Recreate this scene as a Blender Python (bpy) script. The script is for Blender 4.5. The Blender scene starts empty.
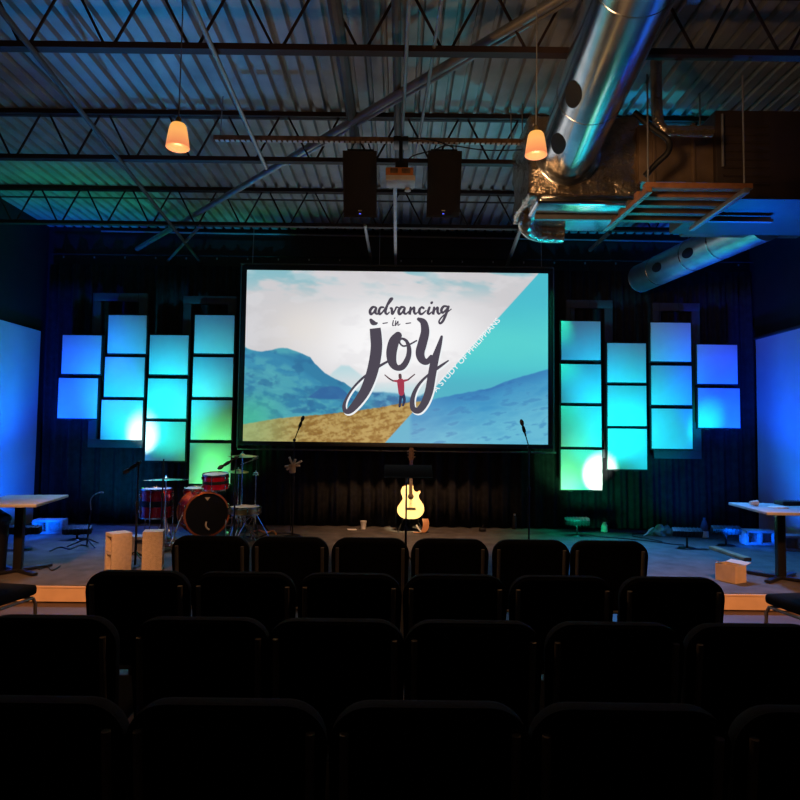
import bpy, bmesh, math, random
import numpy as np
from mathutils import Vector, Matrix, Euler
random.seed(7)
PI = math.pi
R = math.radians
SC = bpy.context.scene
COL = SC.collection

# ------------------------------------------------------------------ camera
CAM = Vector((0, 0, 1.62))
FPX = 640.0
ROT = Matrix.Rotation(R(90 + 3.04), 4, 'X') @ Matrix.Rotation(R(0.7), 4, 'Z')
cd = bpy.data.cameras.new('camera')
cd.sensor_width = 36
cd.lens = 36 * FPX / 800
cd.clip_start = 0.05
cam = bpy.data.objects.new('camera', cd)
cam.matrix_world = Matrix.Translation(CAM) @ ROT
COL.objects.link(cam)
SC.camera = cam

def ray(px, py):
    return (ROT.to_3x3() @ Vector(((px - 400) / FPX, (400 - py) / FPX, -1)))
def at(px, py, Y):
    d = ray(px, py); return CAM + d * ((Y - CAM.y) / d.y)
def atz(px, py, z):
    d = ray(px, py); return CAM + d * ((z - CAM.z) / d.z)

# ------------------------------------------------------------------ materials
def s2l(c):
    return tuple((x / 12.92 if x <= .04045 else ((x + .055) / 1.055) ** 2.4) for x in c)
def rgb(r, g, b): return s2l((r / 255, g / 255, b / 255))

def mat(name, col, rough=.6, metal=0.0, var=.12, scale=8.0, bump=0.0, bscale=40.0, spec=.5, em=None, es=0.0, coat=0):
    m = bpy.data.materials.new(name); m.use_nodes = True
    nt = m.node_tree; b = nt.nodes['Principled BSDF']
    b.inputs['Roughness'].default_value = rough
    b.inputs['Metallic'].default_value = metal
    b.inputs['Specular IOR Level'].default_value = spec
    b.inputs['Coat Weight'].default_value = coat
    tc = nt.nodes.new('ShaderNodeTexCoord')
    n = nt.nodes.new('ShaderNodeTexNoise'); n.inputs['Scale'].default_value = scale; n.inputs['Detail'].default_value = 4
    nt.links.new(tc.outputs['Object'], n.inputs['Vector'])
    r = nt.nodes.new('ShaderNodeValToRGB')
    lo = tuple(max(0, c * (1 - var)) for c in col) + (1,); hi = tuple(min(1, c * (1 + var)) for c in col) + (1,)
    r.color_ramp.elements[0].position = .3; r.color_ramp.elements[0].color = lo
    r.color_ramp.elements[1].position = .7; r.color_ramp.elements[1].color = hi
    nt.links.new(n.outputs['Fac'], r.inputs['Fac']); nt.links.new(r.outputs['Color'], b.inputs['Base Color'])
    if bump:
        n2 = nt.nodes.new('ShaderNodeTexNoise'); n2.inputs['Scale'].default_value = bscale; n2.inputs['Detail'].default_value = 3
        nt.links.new(tc.outputs['Object'], n2.inputs['Vector'])
        bp = nt.nodes.new('ShaderNodeBump'); bp.inputs['Strength'].default_value = bump; bp.inputs['Distance'].default_value = .02
        nt.links.new(n2.outputs['Fac'], bp.inputs['Height']); nt.links.new(bp.outputs['Normal'], b.inputs['Normal'])
    if em:
        b.inputs['Emission Color'].default_value = tuple(em) + (1,); b.inputs['Emission Strength'].default_value = es
    return m

M = {}
M['fabric'] = mat('black_fabric', (.010, .010, .011), .9, var=.3, scale=60, bump=.3, bscale=400, spec=.15)
M['chair_metal'] = mat('chair_frame_metal', (.34, .31, .29), .5, .3)
M['black'] = mat('black_plastic', (.012, .012, .013), .55, spec=.3)
M['black_metal'] = mat('black_metal', (.02, .02, .02), .35, .5)
M['grille'] = mat('speaker_grille', (.02, .018, .017), .5, .4, bump=.4, bscale=300)
M['chrome'] = mat('chrome', (.7, .7, .68), .18, 1.0)
M['brass'] = mat('cymbal_bronze', (.65, .48, .22), .28, 1.0, bump=.1, bscale=90)
M['red'] = mat('red_drum_lacquer', (.50, .006, .03), .2, .35, coat=.6)
M['head_black'] = mat('black_drum_head', (.004, .004, .005), .45, spec=.25)
M['hoop'] = mat('copper_red_hoop', (.6, .16, .07), .25, .7)
M['desk'] = mat('matt_black_desk', (.008, .008, .008), .8, spec=.15)
M['drum_head'] = mat('drum_head_skin', (.55, .56, .55), .5)
M['wood'] = mat('orange_wood', (.45, .2, .08), .45, scale=14)
M['deck'] = mat('galvanised_deck', (.35, .37, .36), .5, .15, var=.25, scale=3)
M['joist'] = mat('red_oxide_steel', (.022, .011, .010), .7, .0)
M['steel'] = mat('grey_steel', (.28, .29, .30), .4, .6)
M['strut'] = mat('rusty_strut_steel', (.20, .12, .07), .5, .5, var=.4, scale=20)
M['conduit'] = mat('painted_conduit', (.10, .10, .10), .5, .3)
M['duct'] = mat('galvanised_duct', (.60, .62, .63), .20, 1.0, var=.12, scale=5, bump=.05, bscale=5)
M['duct_satin'] = mat('satin_galvanised_duct', (.55, .58, .60), .36, .9, var=.15, scale=5, bump=.06, bscale=6)
M['duct_hole'] = mat('dark_vent_opening', (.004, .004, .004), .9)
M['foil'] = mat('crinkled_foil', (.50, .42, .33), .25, .9, var=.3, scale=7, bump=1.0, bscale=16)
M['unit'] = mat('dark_unit_sheet_metal', (.045, .032, .025), .5, .3)
M['unit_duct'] = mat('tan_duct_board', (.16, .11, .07), .5, .3, var=.35, scale=4)
M['pinewood'] = mat('pine_lumber', (.33, .14, .06), .6, var=.3, scale=10)
M['curtain'] = mat('black_velour_drape', (.022, .022, .024), .95, var=.25, scale=12, bump=.2, bscale=200, spec=.05)
M['wall_dark'] = mat('dark_painted_wall', (.010, .012, .011), .8, var=.3, scale=4)
M['wall_white'] = mat('white_painted_wall', (.55, .56, .56), .7, var=.04, scale=3)
M['trim'] = mat('dark_timber_trim', (.05, .045, .04), .6)
M['panel'] = mat('white_panel_face', (.82, .82, .82), .85, var=.02, spec=.1)
M['panel_edge'] = mat('black_panel_frame', (.012, .012, .014), .7)
M['frame_dark'] = mat('charcoal_frame', (.045, .05, .055), .7)
M['carpet'] = mat('grey_stage_carpet', (.085, .076, .072), .95, var=.25, scale=5, bump=.4, bscale=250, spec=.1)
M['fascia'] = mat('tan_stage_fascia', (.50, .33, .20), .7, var=.08, scale=6)
M['seam_dark'] = mat('dark_stage_toe', (.03, .02, .015), .8)
M['floor'] = mat('brown_concrete', (.065, .042, .030), .55, var=.25, scale=2.5)
M['table'] = mat('grey_laminate', (.36, .34, .32), .45)
M['block'] = mat('painted_concrete_block', (.52, .42, .32), .9, var=.12, scale=30, bump=.5, bscale=90)
M['block_grey'] = mat('grey_concrete_block', (.24, .23, .24), .9, var=.15, scale=30, bump=.5, bscale=90)
M['cardboard'] = mat('brown_cardboard', (.45, .32, .21), .8)
M['paper'] = mat('white_paper', (.7, .68, .63), .8)
M['liner'] = mat('black_bin_liner', (.012, .013, .014), .3, bump=.8, bscale=12)
M['guitar_top'] = mat('spruce_guitar_top', (.85, .66, .36), .3, var=.06, scale=20, coat=.5)
M['guitar_side'] = mat('mahogany_guitar_side', (.25, .08, .03), .3, coat=.5)
M['rosewood'] = mat('rosewood', (.05, .025, .015), .4)
M['cap_green'] = mat('clear_green_plastic', (.12, .32, .22), .25, bump=.8, bscale=20)
M['led'] = mat('blue_power_led', (.02, .03, .3), .4, em=(.08, .12, 1.0), es=1.6)
M['badge'] = mat('silver_badge', (.4, .4, .4), .4, .6)
M['label_tan'] = mat('tan_sticker', (.28, .17, .11), .7)
M['label_red'] = mat('red_sticker', (.35, .05, .02), .7)
M['proj_white'] = mat('projector_casing', (.62, .60, .58), .5)
M['warm_lit_shell'] = mat('projector_shell_painted_warm_light', (.55, .20, .06), .6)  # orange of the pendant light put into the casing colour
M['lens'] = mat('projector_lens', (.1, .1, .12), .1, em=(.8, .9, 1), es=1.0)
M['shade'] = mat('frosted_amber_glass', (.15, .08, .04), .4, var=.0, em=(1.0, .37, .12), es=1.0)
M['slide_dark'] = bpy.data.materials.new('slide_lettering')
def emis(name, c, s=1.0):
    m = bpy.data.materials.new(name); m.use_nodes = True; nt = m.node_tree; nt.nodes.clear()
    e = nt.nodes.new('ShaderNodeEmission'); e.inputs[0].default_value = tuple(c) + (1,); e.inputs[1].default_value = s
    o = nt.nodes.new('ShaderNodeOutputMaterial'); nt.links.new(e.outputs[0], o.inputs[0]); return m
M['ink'] = emis('slide_charcoal', rgb(78, 72, 84))
M['white_ink'] = emis('slide_white', rgb(240, 244, 246))
M['shirt'] = emis('slide_red_shirt', rgb(165, 60, 80))
M['skin'] = emis('slide_brown', rgb(95, 70, 75))
M['trouser'] = emis('slide_navy', rgb(50, 55, 85))
# shade glass: brighter and yellower high up where the bulb sits
def shade_mat():
    m = M['shade']; nt = m.node_tree; b = nt.nodes['Principled BSDF']
    tc = nt.nodes.new('ShaderNodeTexCoord'); sp = nt.nodes.new('ShaderNodeSeparateXYZ')
    nt.links.new(tc.outputs['Object'], sp.inputs[0])
    mr = nt.nodes.new('ShaderNodeMapRange'); mr.inputs[1].default_value = 0; mr.inputs[2].default_value = .15
    nt.links.new(sp.outputs[2], mr.inputs[0])
    rp = nt.nodes.new('ShaderNodeValToRGB')
    rp.color_ramp.elements[0].color = rgb(235, 130, 85) + (1,); rp.color_ramp.elements[1].color = rgb(255, 180, 85) + (1,)
    e = rp.color_ramp.elements.new(.6); e.color = rgb(255, 178, 100) + (1,)
    nt.links.new(mr.outputs[0], rp.inputs[0]); nt.links.new(rp.outputs[0], b.inputs['Emission Color'])
shade_mat()

# ------------------------------------------------------------------ mesh builder
class MB:
    def __init__(s): s.v = []; s.f = []; s.m = []
    def add(s, vs, fs, mi=0):
        o = len(s.v); s.v += [tuple(v) for v in vs]; s.f += [tuple(i + o for i in f) for f in fs]; s.m += [mi] * len(fs); return s
    def box(s, c, d, bev=0, rot=None, mi=0, seg=2):
        bm = bmesh.new(); bmesh.ops.create_cube(bm, size=1)
        for v in bm.verts: v.co = Vector((v.co.x * d[0], v.co.y * d[1], v.co.z * d[2]))
        if bev: bmesh.ops.bevel(bm, geom=list(bm.edges), offset=bev, segments=seg, profile=.5, affect='EDGES')
        mt = Matrix.Translation(Vector(c)) @ (rot.to_4x4() if rot is not None else Matrix())
        bm.transform(mt); bm.verts.index_update()
        s.add([v.co.copy() for v in bm.verts], [[v.index for v in f.verts] for f in bm.faces], mi); bm.free(); return s
    def tube(s, pts, r, n=10, mi=0, smooth=0, cap=True):
        pts = [Vector(p) for p in pts]
        rs = list(r) if isinstance(r, (list, tuple)) else [r] * len(pts)
        if smooth and len(pts) > 2:
            P, RR = [], []
            for i in range(len(pts) - 1):
                p0 = pts[max(i - 1, 0)]; p1 = pts[i]; p2 = pts[i + 1]; p3 = pts[min(i + 2, len(pts) - 1)]
                for k in range(smooth):
                    t = k / smooth
                    P.append(.5 * ((2 * p1) + (p2 - p0) * t + (2 * p0 - 5 * p1 + 4 * p2 - p3) * t * t + (3 * p1 - p0 - 3 * p2 + p3) * t ** 3))
                    RR.append(rs[i] * (1 - t) + rs[i + 1] * t)
            P.append(pts[-1]); RR.append(rs[-1]); pts, rs = P, RR
        vs, fs = [], []; up = None
        for i, p in enumerate(pts):
            t = (pts[min(i + 1, len(pts) - 1)] - pts[max(i - 1, 0)]).normalized()
            if up is None: up = Vector((0, 0, 1)) if abs(t.z) < .9 else Vector((1, 0, 0))
            a = t.cross(up).normalized(); b = a.cross(t).normalized(); up = b
            for k in range(n):
                an = 2 * PI * k / n; vs.append(p + (a * math.cos(an) + b * math.sin(an)) * rs[i])
        for i in range(len(pts) - 1):
            for k in range(n):
                k2 = (k + 1) % n; fs.append((i * n + k, i * n + k2, (i + 1) * n + k2, (i + 1) * n + k))
        if cap:
            fs.append(tuple(range(n - 1, -1, -1))); fs.append(tuple((len(pts) - 1) * n + k for k in range(n)))
        return s.add(vs, fs, mi)
    def lathe(s, prof, n=32, mt=None, mi=0, cap=True):
        mt = mt or Matrix(); vs, fs = [], []
        for (r, z) in prof:
            for k in range(n):
                a = 2 * PI * k / n; vs.append(mt @ Vector((r * math.cos(a), r * math.sin(a), z)))
        for i in range(len(prof) - 1):
            for k in range(n):
                k2 = (k + 1) % n; fs.append((i * n + k, i * n + k2, (i + 1) * n + k2, (i + 1) * n + k))
        if cap:
            if prof[0][0] > 1e-5: fs.append(tuple(range(n - 1, -1, -1)))
            if prof[-1][0] > 1e-5: fs.append(tuple((len(prof) - 1) * n + k for k in range(n)))
        return s.add(vs, fs, mi)
    def prism(s, poly, d0, d1, mt=None, mi=0):
        """poly in (x,z); extruded along y from d0 to d1"""
        mt = mt or Matrix(); n = len(poly)
        vs = [mt @ Vector((x, d0, z)) for x, z in poly] + [mt @ Vector((x, d1, z)) for x, z in poly]
        fs = [tuple(range(n)), tuple(range(2 * n - 1, n - 1, -1))] + [(i, (i + 1) % n + 0, (i + 1) % n + n, i + n)[::-1] for i in range(n)]
        return s.add(vs, fs, mi)
    def build(s, name, m, parent=None, loc=(0, 0, 0), rz=0, angle=35, fix=True):
        me = bpy.data.meshes.new(name); me.from_pydata(s.v, [], s.f)
        for mm in (m if isinstance(m, (list, tuple)) else [m]): me.materials.append(mm)
        me.polygons.foreach_set('material_index', s.m)
        if fix:
            bm = bmesh.new(); bm.from_mesh(me); bmesh.ops.remove_doubles(bm, verts=bm.verts, dist=1e-6)
            bmesh.ops.recalc_face_normals(bm, faces=bm.faces); bm.to_mesh(me); bm.free()
        me.polygons.foreach_set('use_smooth', [True] * len(me.polygons))
        me.set_sharp_from_angle(angle=R(angle))
        o = bpy.data.objects.new(name, me); COL.objects.link(o)
        o.location = loc; o.rotation_euler = (0, 0, rz)
        if parent: o.parent = parent
        return o

def tag(o, label=None, cat=None, group=None, kind=None):
    if label: o['label'] = label
    if cat: o['category'] = cat
    if group: o['group'] = group
    if kind: o['kind'] = kind
    return o
def thing(name, label, cat, loc=(0, 0, 0), rz=0, group=None):
    o = bpy.data.objects.new(name, None); COL.objects.link(o); o.empty_display_size = .1
    o.location = loc; o.rotation_euler = (0, 0, rz)
    return tag(o, label, cat, group)
def dup(root, loc, rz, label, group=None):
    r = root.copy(); COL.objects.link(r); r.location = loc; r.rotation_euler = (0, 0, rz)
    r['label'] = label
    if group: r['group'] = group
    for ch in list(root.children):
        c = ch.copy(); COL.objects.link(c); c.parent = r
        for g in list(ch.children):
            d = g.copy(); COL.objects.link(d); d.parent = c
    return r
def struct(name, mb, m, label=None, **k):
    o = mb.build(name, m, **k); tag(o, label, None, None, 'structure'); return o
def rrect(w, z0, z1, rt, rb, n=6, taper=0):
    """rounded rectangle outline (x,z); rt / rb radii at top / bottom"""
    P = []
    hw = w / 2; hb = hw - taper
    for cx, cz, r, a0 in ((hw - rt, z1 - rt, rt, 0), (-(hw - rt), z1 - rt, rt, 90), (-(hb - rb), z0 + rb, rb, 180), (hb - rb, z0 + rb, rb, 270)):
        for k in range(n + 1):
            a = R(a0 + 90 * k / n); P.append((cx + r * math.cos(a), cz + r * math.sin(a)))
    return P

# ------------------------------------------------------------------ the room
XL, XW, YB, YF, ZC, SZ, YS = 5.76, 5.68, 10.3, -3.2, 4.93, .165, 6.1
struct('floor', MB().box((0, (YB + YF) / 2, -.05), (2 * XW + .4, YB - YF + .4, .1)), M['floor'], 'brown concrete floor of the hall under the chair rows')
st = thing('stage', 'low carpeted stage with tan front edge across the hall', 'stage', (0, YS, 0)); st['kind'] = 'structure'
MB().box((-.04, (YB - YS) / 2 + .03, SZ / 2 + .005), (2 * XW + .08, YB - YS - .06, SZ - .03)).box((-.04, (YB - YS) / 2, SZ - .012), (2 * XW + .08, YB - YS, .024), .004).build('stage_carpet', M['carpet'], st)
MB().box((-.04, -.009, .075), (2 * XW + .08, .018, .12)).box((-.04, -.008, .147), (2 * XW + .08, .02, .02), .003).build('stage_fascia', M['fascia'], st)
# fine carpet seams
MB().box((.35, 1.8, SZ - .001), (.012, 3.4, .004)).box((.9, 1.25, SZ - .001), (1.4, .012, .004)).build('carpet_seam', M['seam_dark'], st)
TH = .2
struct('wall_back', MB().box((0, YB + TH / 2, ZC / 2), (2 * XW + .4, TH, ZC + .1)), M['wall_dark'], 'dark back wall behind the stage curtain')
struct('wall_front', MB().box((0, YF - TH / 2, ZC / 2), (2 * XW + .4, TH, ZC + .1)), M['wall_dark'])
ZW = 3.18
for sx, nm in ((-1, 'left'), (1, 'right')):
    XX = XL if sx < 0 else XW
    mb = MB().box((sx * (XX + TH / 2), (YB + YF) / 2, ZC / 2), (TH, YB - YF, ZC + .1), mi=0)
    mb.box((sx * (XX - .02), (10.1 + 4.5) / 2, ZW / 2), (.04, 10.1 - 4.5, ZW), mi=1)
    struct('wall_' + nm, mb, [M['wall_dark'], M['wall_white']], 'side wall, white below and dark above')
    if sx > 0: struct('trim_right', MB().box((sx * (XX - .04), 7.3, ZW + .02), (.08, 5.6, .04), .006), M['trim'], 'dark ledge on top of the white lower wall')
# corrugated roof deck, ribs running front to back
mb = MB(); P = []; x = -XW - .1; pitch = .1524
while x < XW + .1:
    P += [(x, ZC), (x + .095, ZC), (x + .108, ZC + .045), (x + .139, ZC + .045)]; x += pitch
P.append((x, ZC))
vs = [(a, YF - .1, b) for a, b in P] + [(a, YB + .1, b) for a, b in P]; n = len(P)
mb.add(vs, [(i, i + 1, i + 1 + n, i + n) for i in range(n - 1)])
mb.box((0, (YB + YF) / 2, ZC + .09), (2 * XW + .4, YB - YF + .4, .06))
struct('ceiling', mb, M['deck'], 'corrugated steel roof deck', fix=False, angle=20)

# ---- open web joists
jl = ['farthest roof joist, just before the back wall', 'second roof joist from the back wall, holding the loudspeakers', 'third roof joist from the back wall, above the pendant lamps']
def joist(Y, label):
    t = thing('roof_joist', 'dark open web steel ' + label, 'roof joist', (0, Y, 4.41), 0, 'open web joists under the roof deck')
    MB().box((0, -.026, .495), (2 * XW, .04, .045)).box((0, .026, .495), (2 * XW, .04, .045)).build('top_chord', M['joist'], t)
    MB().box((0, 0, .02), (2 * XW, .075, .045)).build('bottom_chord', M['joist'], t)
    w = MB(); xx = -XW + .1; p = .62
    while xx < XW - .3:
        w.tube([(xx + .05, 0, .475), (xx + p / 2 - .03, 0, .03)], .011, 6); w.tube([(xx + p / 2 + .03, 0, .03), (xx + p - .05, 0, .475)], .011, 6); xx += p
    w.build('web_rods', M['joist'], t)
for Y, l in ((8.55, jl[0]), (6.48, jl[1]), (4.56, jl[2])): joist(Y, l)

# ---- pipes, struts and conduits under the roof
def pipe(name, label, pts, r, m, cat='pipe', group=None, n=10):
    o = Vector(pts[0]); mb = MB().tube([Vector(p) - o for p in pts], r, n)
    ob = mb.build(name, m, None, o); return tag(ob, label, cat, group)
a = at(137, 249, 10.25); b = Vector((.62, 4.65, a.z)); b = a + (b - a) * 1.35
t = thing('brace_pipe', 'long grey pipe pair running diagonally across the ceiling to the back wall', 'pipe', a)
off = Vector((.06, .09, .03))
MB().tube([(0, 0, 0), b - a], .036, 14).build('thick_pipe', M['steel'], t)
MB().tube([Vector((0, 0, 0)) + off + (b - a) * .45, (b - a) + off], .022, 10).build('thin_pipe', M['steel'], t)
def ceil_run(px0, py0, px1, py1, z, r, m, label, name='conduit', grp='conduits running under the roof deck'):
    a = atz(px0, py0, z); b = atz(px1, py1, z)
    if a.y > b.y: a, b = b, a
    if a.y < 6.2: a = a + (a - b) * ((a.y - 2.2) / (b.y - a.y))
    if b.y > 9.5: b = b + (b - a) * ((10.3 - b.y) / (b.y - a.y))
    pipe(name, label, [a, b], r, m, 'conduit', grp)
ceil_run(64, 90, 194, 254, 4.385, .022, M['trim'], 'dark pipe on the left side heading to the back wall, crossing the brace pipe')
ceil_run(176, 252, 200, 226, 4.39, .02, M['steel'], 'short pale pipe crossing under the dark left pipe by the back wall')
ceil_run(222, 70, 266, 168, 4.385, .020, M['steel'], 'pale thin conduit right of the left pendant lamp')
ceil_run(343, 60, 361, 178, 4.60, .05, M['conduit'], 'thick dark pipe passing above the left loudspeaker')
ceil_run(396.5, 20, 398, 160, 4.62, .035, M['conduit'], 'dark pipe above the projector')
ceil_run(406, 60, 402, 138, 4.40, .015, M['steel'], 'thin pale conduit just right of the projector mount')
ceil_run(432, 60, 417, 152, 4.44, .014, M['steel'], 'thin pale conduit between projector and right loudspeaker')
ceil_run(365, 225, 370, 254, 4.38, .022, M['steel'], 'short grey conduit below the left loudspeaker by the back wall')
ceil_run(395, 186, 395.5, 256, 4.36, .022, M['proj_white'], 'white conduit hanging behind the projector towards the back wall')
ceil_run(527, 212, 508, 263, 4.38, .03, M['steel'], 'grey strut slanting down left of the foil plenum')
ceil_run(610, 232, 590, 250, 4.40, .03, M['conduit'], 'short dark pipe behind the duct platform, near the back wall')
pipe('conduit', 'thin cross conduit running left to right behind the farthest joist', [(-5.6, 8.72, 4.84), (5.6, 8.72, 4.84)], .012, M['conduit'], 'conduit', 'conduits running under the roof deck', 6)
pipe('conduit', 'thin pale conduit along the top of the back wall', [(-4.9, 10.27, 4.86), (5.2, 10.27, 4.80)], .014, M['steel'], 'conduit', 'conduits running under the roof deck', 6)

# perforated strut carrying the projector
a = at(214, 137, 6.0); b = at(527, 143, 6.0); zz = (a.z + b.z) / 2; L = b.x - a.x
t = thing('strut_channel', 'rusty slotted steel channel hung across the ceiling above the projector', 'strut', ((a.x + b.x) / 2, 6.0, zz))
MB().box((0, .018, 0), (L, .004, .042)).box((0, -.018, .0), (L, .004, .042)).box((0, 0, .02), (L, .04, .004)).build('channel', M['strut'], t)
s = MB(); k = -L / 2 + .03
while k < L / 2 - .04: s.box((k, -.001, -.024), (.032, .040, .006)); k += .05
s.build('slotted_lip', M['proj_white'], t)
for k in (-.48 * L, .45 * L): MB().tube([(k, 0, .02), (k, .05, .44)], .006, 6).build('hanger_rod', M['steel'], t)

# ---- ductwork
def ringed(mb, p0, p1, r, n=40, mi=0, seams=()):
    p0, p1 = Vector(p0), Vector(p1); mb.tube([p0, p1], r, n, mi)
def patch(parent, c0, axis, r, ang, along, la, wa, m, name='vent_opening'):
    """oval dark opening lying on a tube of radius r"""
    ax = axis.normalized(); up = Vector((0, 0, 1)); side = ax.cross(up).normalized(); up = side.cross(ax).normalized()
    N, vs, fs = 28, [], []
    ctr = c0 + ax * along
    def P(da, dl, rr): an = ang + da; return ctr + ax * dl + (side * math.cos(an) + up * math.sin(an)) * rr
    rings = 4
    for j in range(1, rings + 1):
        for k in range(N):
            q = 2 * PI * k / N; vs.append(P(wa * j / rings * math.sin(q), la * j / rings * math.cos(q), r + .006))
    for j in range(rings - 1):
        for k in range(N): k2 = (k + 1) % N; fs.append((j * N + k, j * N + k2, (j + 1) * N + k2, (j + 1) * N + k))
    fs.append(tuple(range(N)))
    vs += [P(wa * math.sin(2 * PI * k / N), la * math.cos(2 * PI * k / N), r - .02) for k in range(N)]
    for k in range(N): k2 = (k + 1) % N; fs.append(((rings - 1) * N + k, (rings - 1) * N + k2, rings * N + k2, rings * N + k))
    MB().add(vs, fs).build(name, m, parent)
D0 = Vector((1.16, 2.2, 4.12)); D1 = Vector((1.46, 5.62, 4.12)); RD = .245
t = thing('round_duct', 'large shiny galvanised round duct overhead entering the foil plenum', 'duct', D0)
MB().tube([(0, 0, 0), D1 - D0], RD, 56).build('duct_body', M['duct'], t)
ax = D1 - D0
for al in (1.15, 2.35): 
    q = ax.normalized() * al
    MB().tube([q - ax.normalized() * .012, q + ax.normalized() * .012], RD + .003, 56).build('seam_band', M['duct'], t)
for al, an_ in ((2.06, 222), (2.78, 226)): patch(t, Vector((0, 0, 0)), ax, RD, R(an_), al, .15, .28, M['duct_hole'])
for al in (.9, 2.1): 
    q = ax.normalized() * al
    MB().tube([q + Vector((0, 0, RD)), q + Vector((0, 0, .8))], .005, 6).build('hanger_strap', M['steel'], t)

def crinkle(c, d, amp, n=18, seed=0):
    """box with crumpled faces"""
    bm = bmesh.new(); bmesh.ops.create_cube(bm, size=1); bmesh.ops.subdivide_edges(bm, edges=bm.edges, cuts=n, use_grid_fill=True)
    rnd = random.Random(seed)
    from mathutils import noise
    for v in bm.verts:
        p = v.co.copy(); q = Vector((p.x * d[0], p.y * d[1], p.z * d[2]))
        # soften the corners
        e = [abs(p.x) * 2, abs(p.y) * 2, abs(p.z) * 2]; k = sum(1 for a_ in e if a_ > .92)
        if k >= 2: q *= .975
        nz = noise.noise_vector(q * 7 + Vector((seed, 0, 0))) * amp + noise.noise_vector(q * 19) * amp * .5
        v.co = q + nz + Vector(c)
    bm.verts.index_update(); mb = MB(); mb.add([v.co.copy() for v in bm.verts], [[v.index for v in f.verts] for f in bm.faces]); bm.free(); return mb
t = thing('foil_plenum', 'foil wrapped plenum box where the big round duct ends', 'duct box', (1.62, 6.0, 3.72))
crinkle((0, 0, .41), (1.0, .82, .74), .022, 20, 1).build('foil_wrap', M['foil'], t, angle=80)
MB().box((.05, 0, .02), (.94, .80, .10), .04, seg=4).build('sheet_metal_base', M['duct'], t)
MB().tube([(-.38, .1, .06), (-.40, .18, -.01), (-.34, .27, -.055), (-.22, .34, -.07), (.0, .36, -.07)], .085, 20, smooth=5).build('flexible_elbow', M['foil'], t)
MB().lathe([(RD + .03, 0), (RD + .05, .01), (RD + .05, .06), (RD + .03, .07)], 48, Matrix.Translation((-.16, -.47, .40)) @ Matrix.Rotation(R(-90), 4, 'X')).build('collar', M['duct'], t)

for k in (-.42, .42): MB().tube([(k, .3, .6), (k, .3, 1.25)], .007, 6).build('hanger_rod', M['steel'], t)
t = thing('transition_duct', 'tan sheet duct joining foil plenum to the dark air handler', 'duct', (2.42, 5.9, 3.86))
MB().box((0, 0, .27), (.66, .72, .52), .01).build('duct_body', M['unit_duct'], t)
for k in (-.2, .15): MB().box((k, 0, .27), (.03, .75, .55), .005).build('flange', M['unit_duct'], t)
pts = [at(656, 60, 5.1), at(657, 112, 5.1), at(662, 129, 5.1), at(675, 131, 5.1), at(712, 132, 5.1)]
o = pts[1]; t = MB().tube([p - o for p in pts], .045, 16, smooth=6).build('insulated_pipe', M['foil'], None, o, angle=70); tag(t, 'gold foil wrapped pipe bending right beside the air handler', 'pipe')
pts = [at(634, 112, 5.0), at(652, 128, 5.0), at(668, 140, 5.0), at(668, 152, 5.0), at(657, 163, 5.05), at(645, 176, 5.1)]
o = pts[0]; tag(MB().tube([p - o for p in pts], .024, 12, smooth=6).build('black_hose', M['black'], None, o), 'black rubber hose curving in front of the tan duct', 'hose')

U0 = at(718, 190, 5.5)
t = thing('air_handler', 'big dark air handling unit hanging from the ceiling at upper right', 'air conditioner', (3.75, 6.0, 3.70))
MB().box((0, 0, .41), (2.0, 1.0, .80), .015).build('casing', M['unit'], t)
for k in range(8): MB().box((-.74, -.505, .14 + k * .075), (.40, .03, .016), rot=Euler((R(25), 0, 0)).to_matrix()).build('louvre', M['unit'], t)
MB().tube([(-.96, -.54, .75), (-.96, -.54, .28)], .012, 8).build('drain_pipe', M['steel'], t)
MB().box((-.16, -.506, .56), (.09, .01, .12)).build('access_sticker', M['label_red'], t)
MB().box((.26, -.506, .31), (.22, .01, .26), .004).build('access_plate', M['label_tan'], t)
for k in (-.9, .9): MB().tube([(k, 0, .8), (k, 0, 1.25)], .008, 6).build('hanger_rod', M['steel'], t)

t = thing('duct_platform', 'slatted wooden and steel platform slung under the ductwork', 'platform', (2.32, 5.36, 3.56))
for k in range(5): MB().box((0, -.42 + k * .19, .03), (.84, .07, .045), .004).build('slat', M['pinewood'] if k < 2 else M['unit_duct'], t)
for k in (-.40, .36): MB().box((k, 0, -.012), (.045, .95, .04), .003).build('bearer', M['pinewood'] if k < 0 else M['steel'], t)
for k in (-.38, .38): MB().tube([(k, -.4, .05), (k, -.4, .95)], .007, 6).build('hanger_rod', M['steel'], t)
# chain-like perforated strap under it
t = thing('perforated_strap', 'perforated steel strap lying diagonally under the wooden platform', 'strap', (1.93, 4.90, 3.525))
s = MB(); 
for k in range(24): s.box((-.002 * k, k * .04, 0), (.034, .022, .006)).box((-.002 * k - .013, k * .04 + .02, 0), (.008, .022, .006)).box((-.002 * k + .013, k * .04 + .02, 0), (.008, .022, .006))
s.build('strap_body', M['steel'], t)
a = at(535, 217, 5.9); b = at(772, 222, 5.9)
tag(MB().box((0, 0, 0), (b.x - a.x, .04, .03)).box((0, .018, .02), (b.x - a.x, .004, .05)).build('angle_iron', M['steel'], None, ((a.x + b.x) / 2, 5.9, (a.z + b.z) / 2)), 'long steel angle bar under the ductwork lit cyan and blue', 'steel bar')

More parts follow.
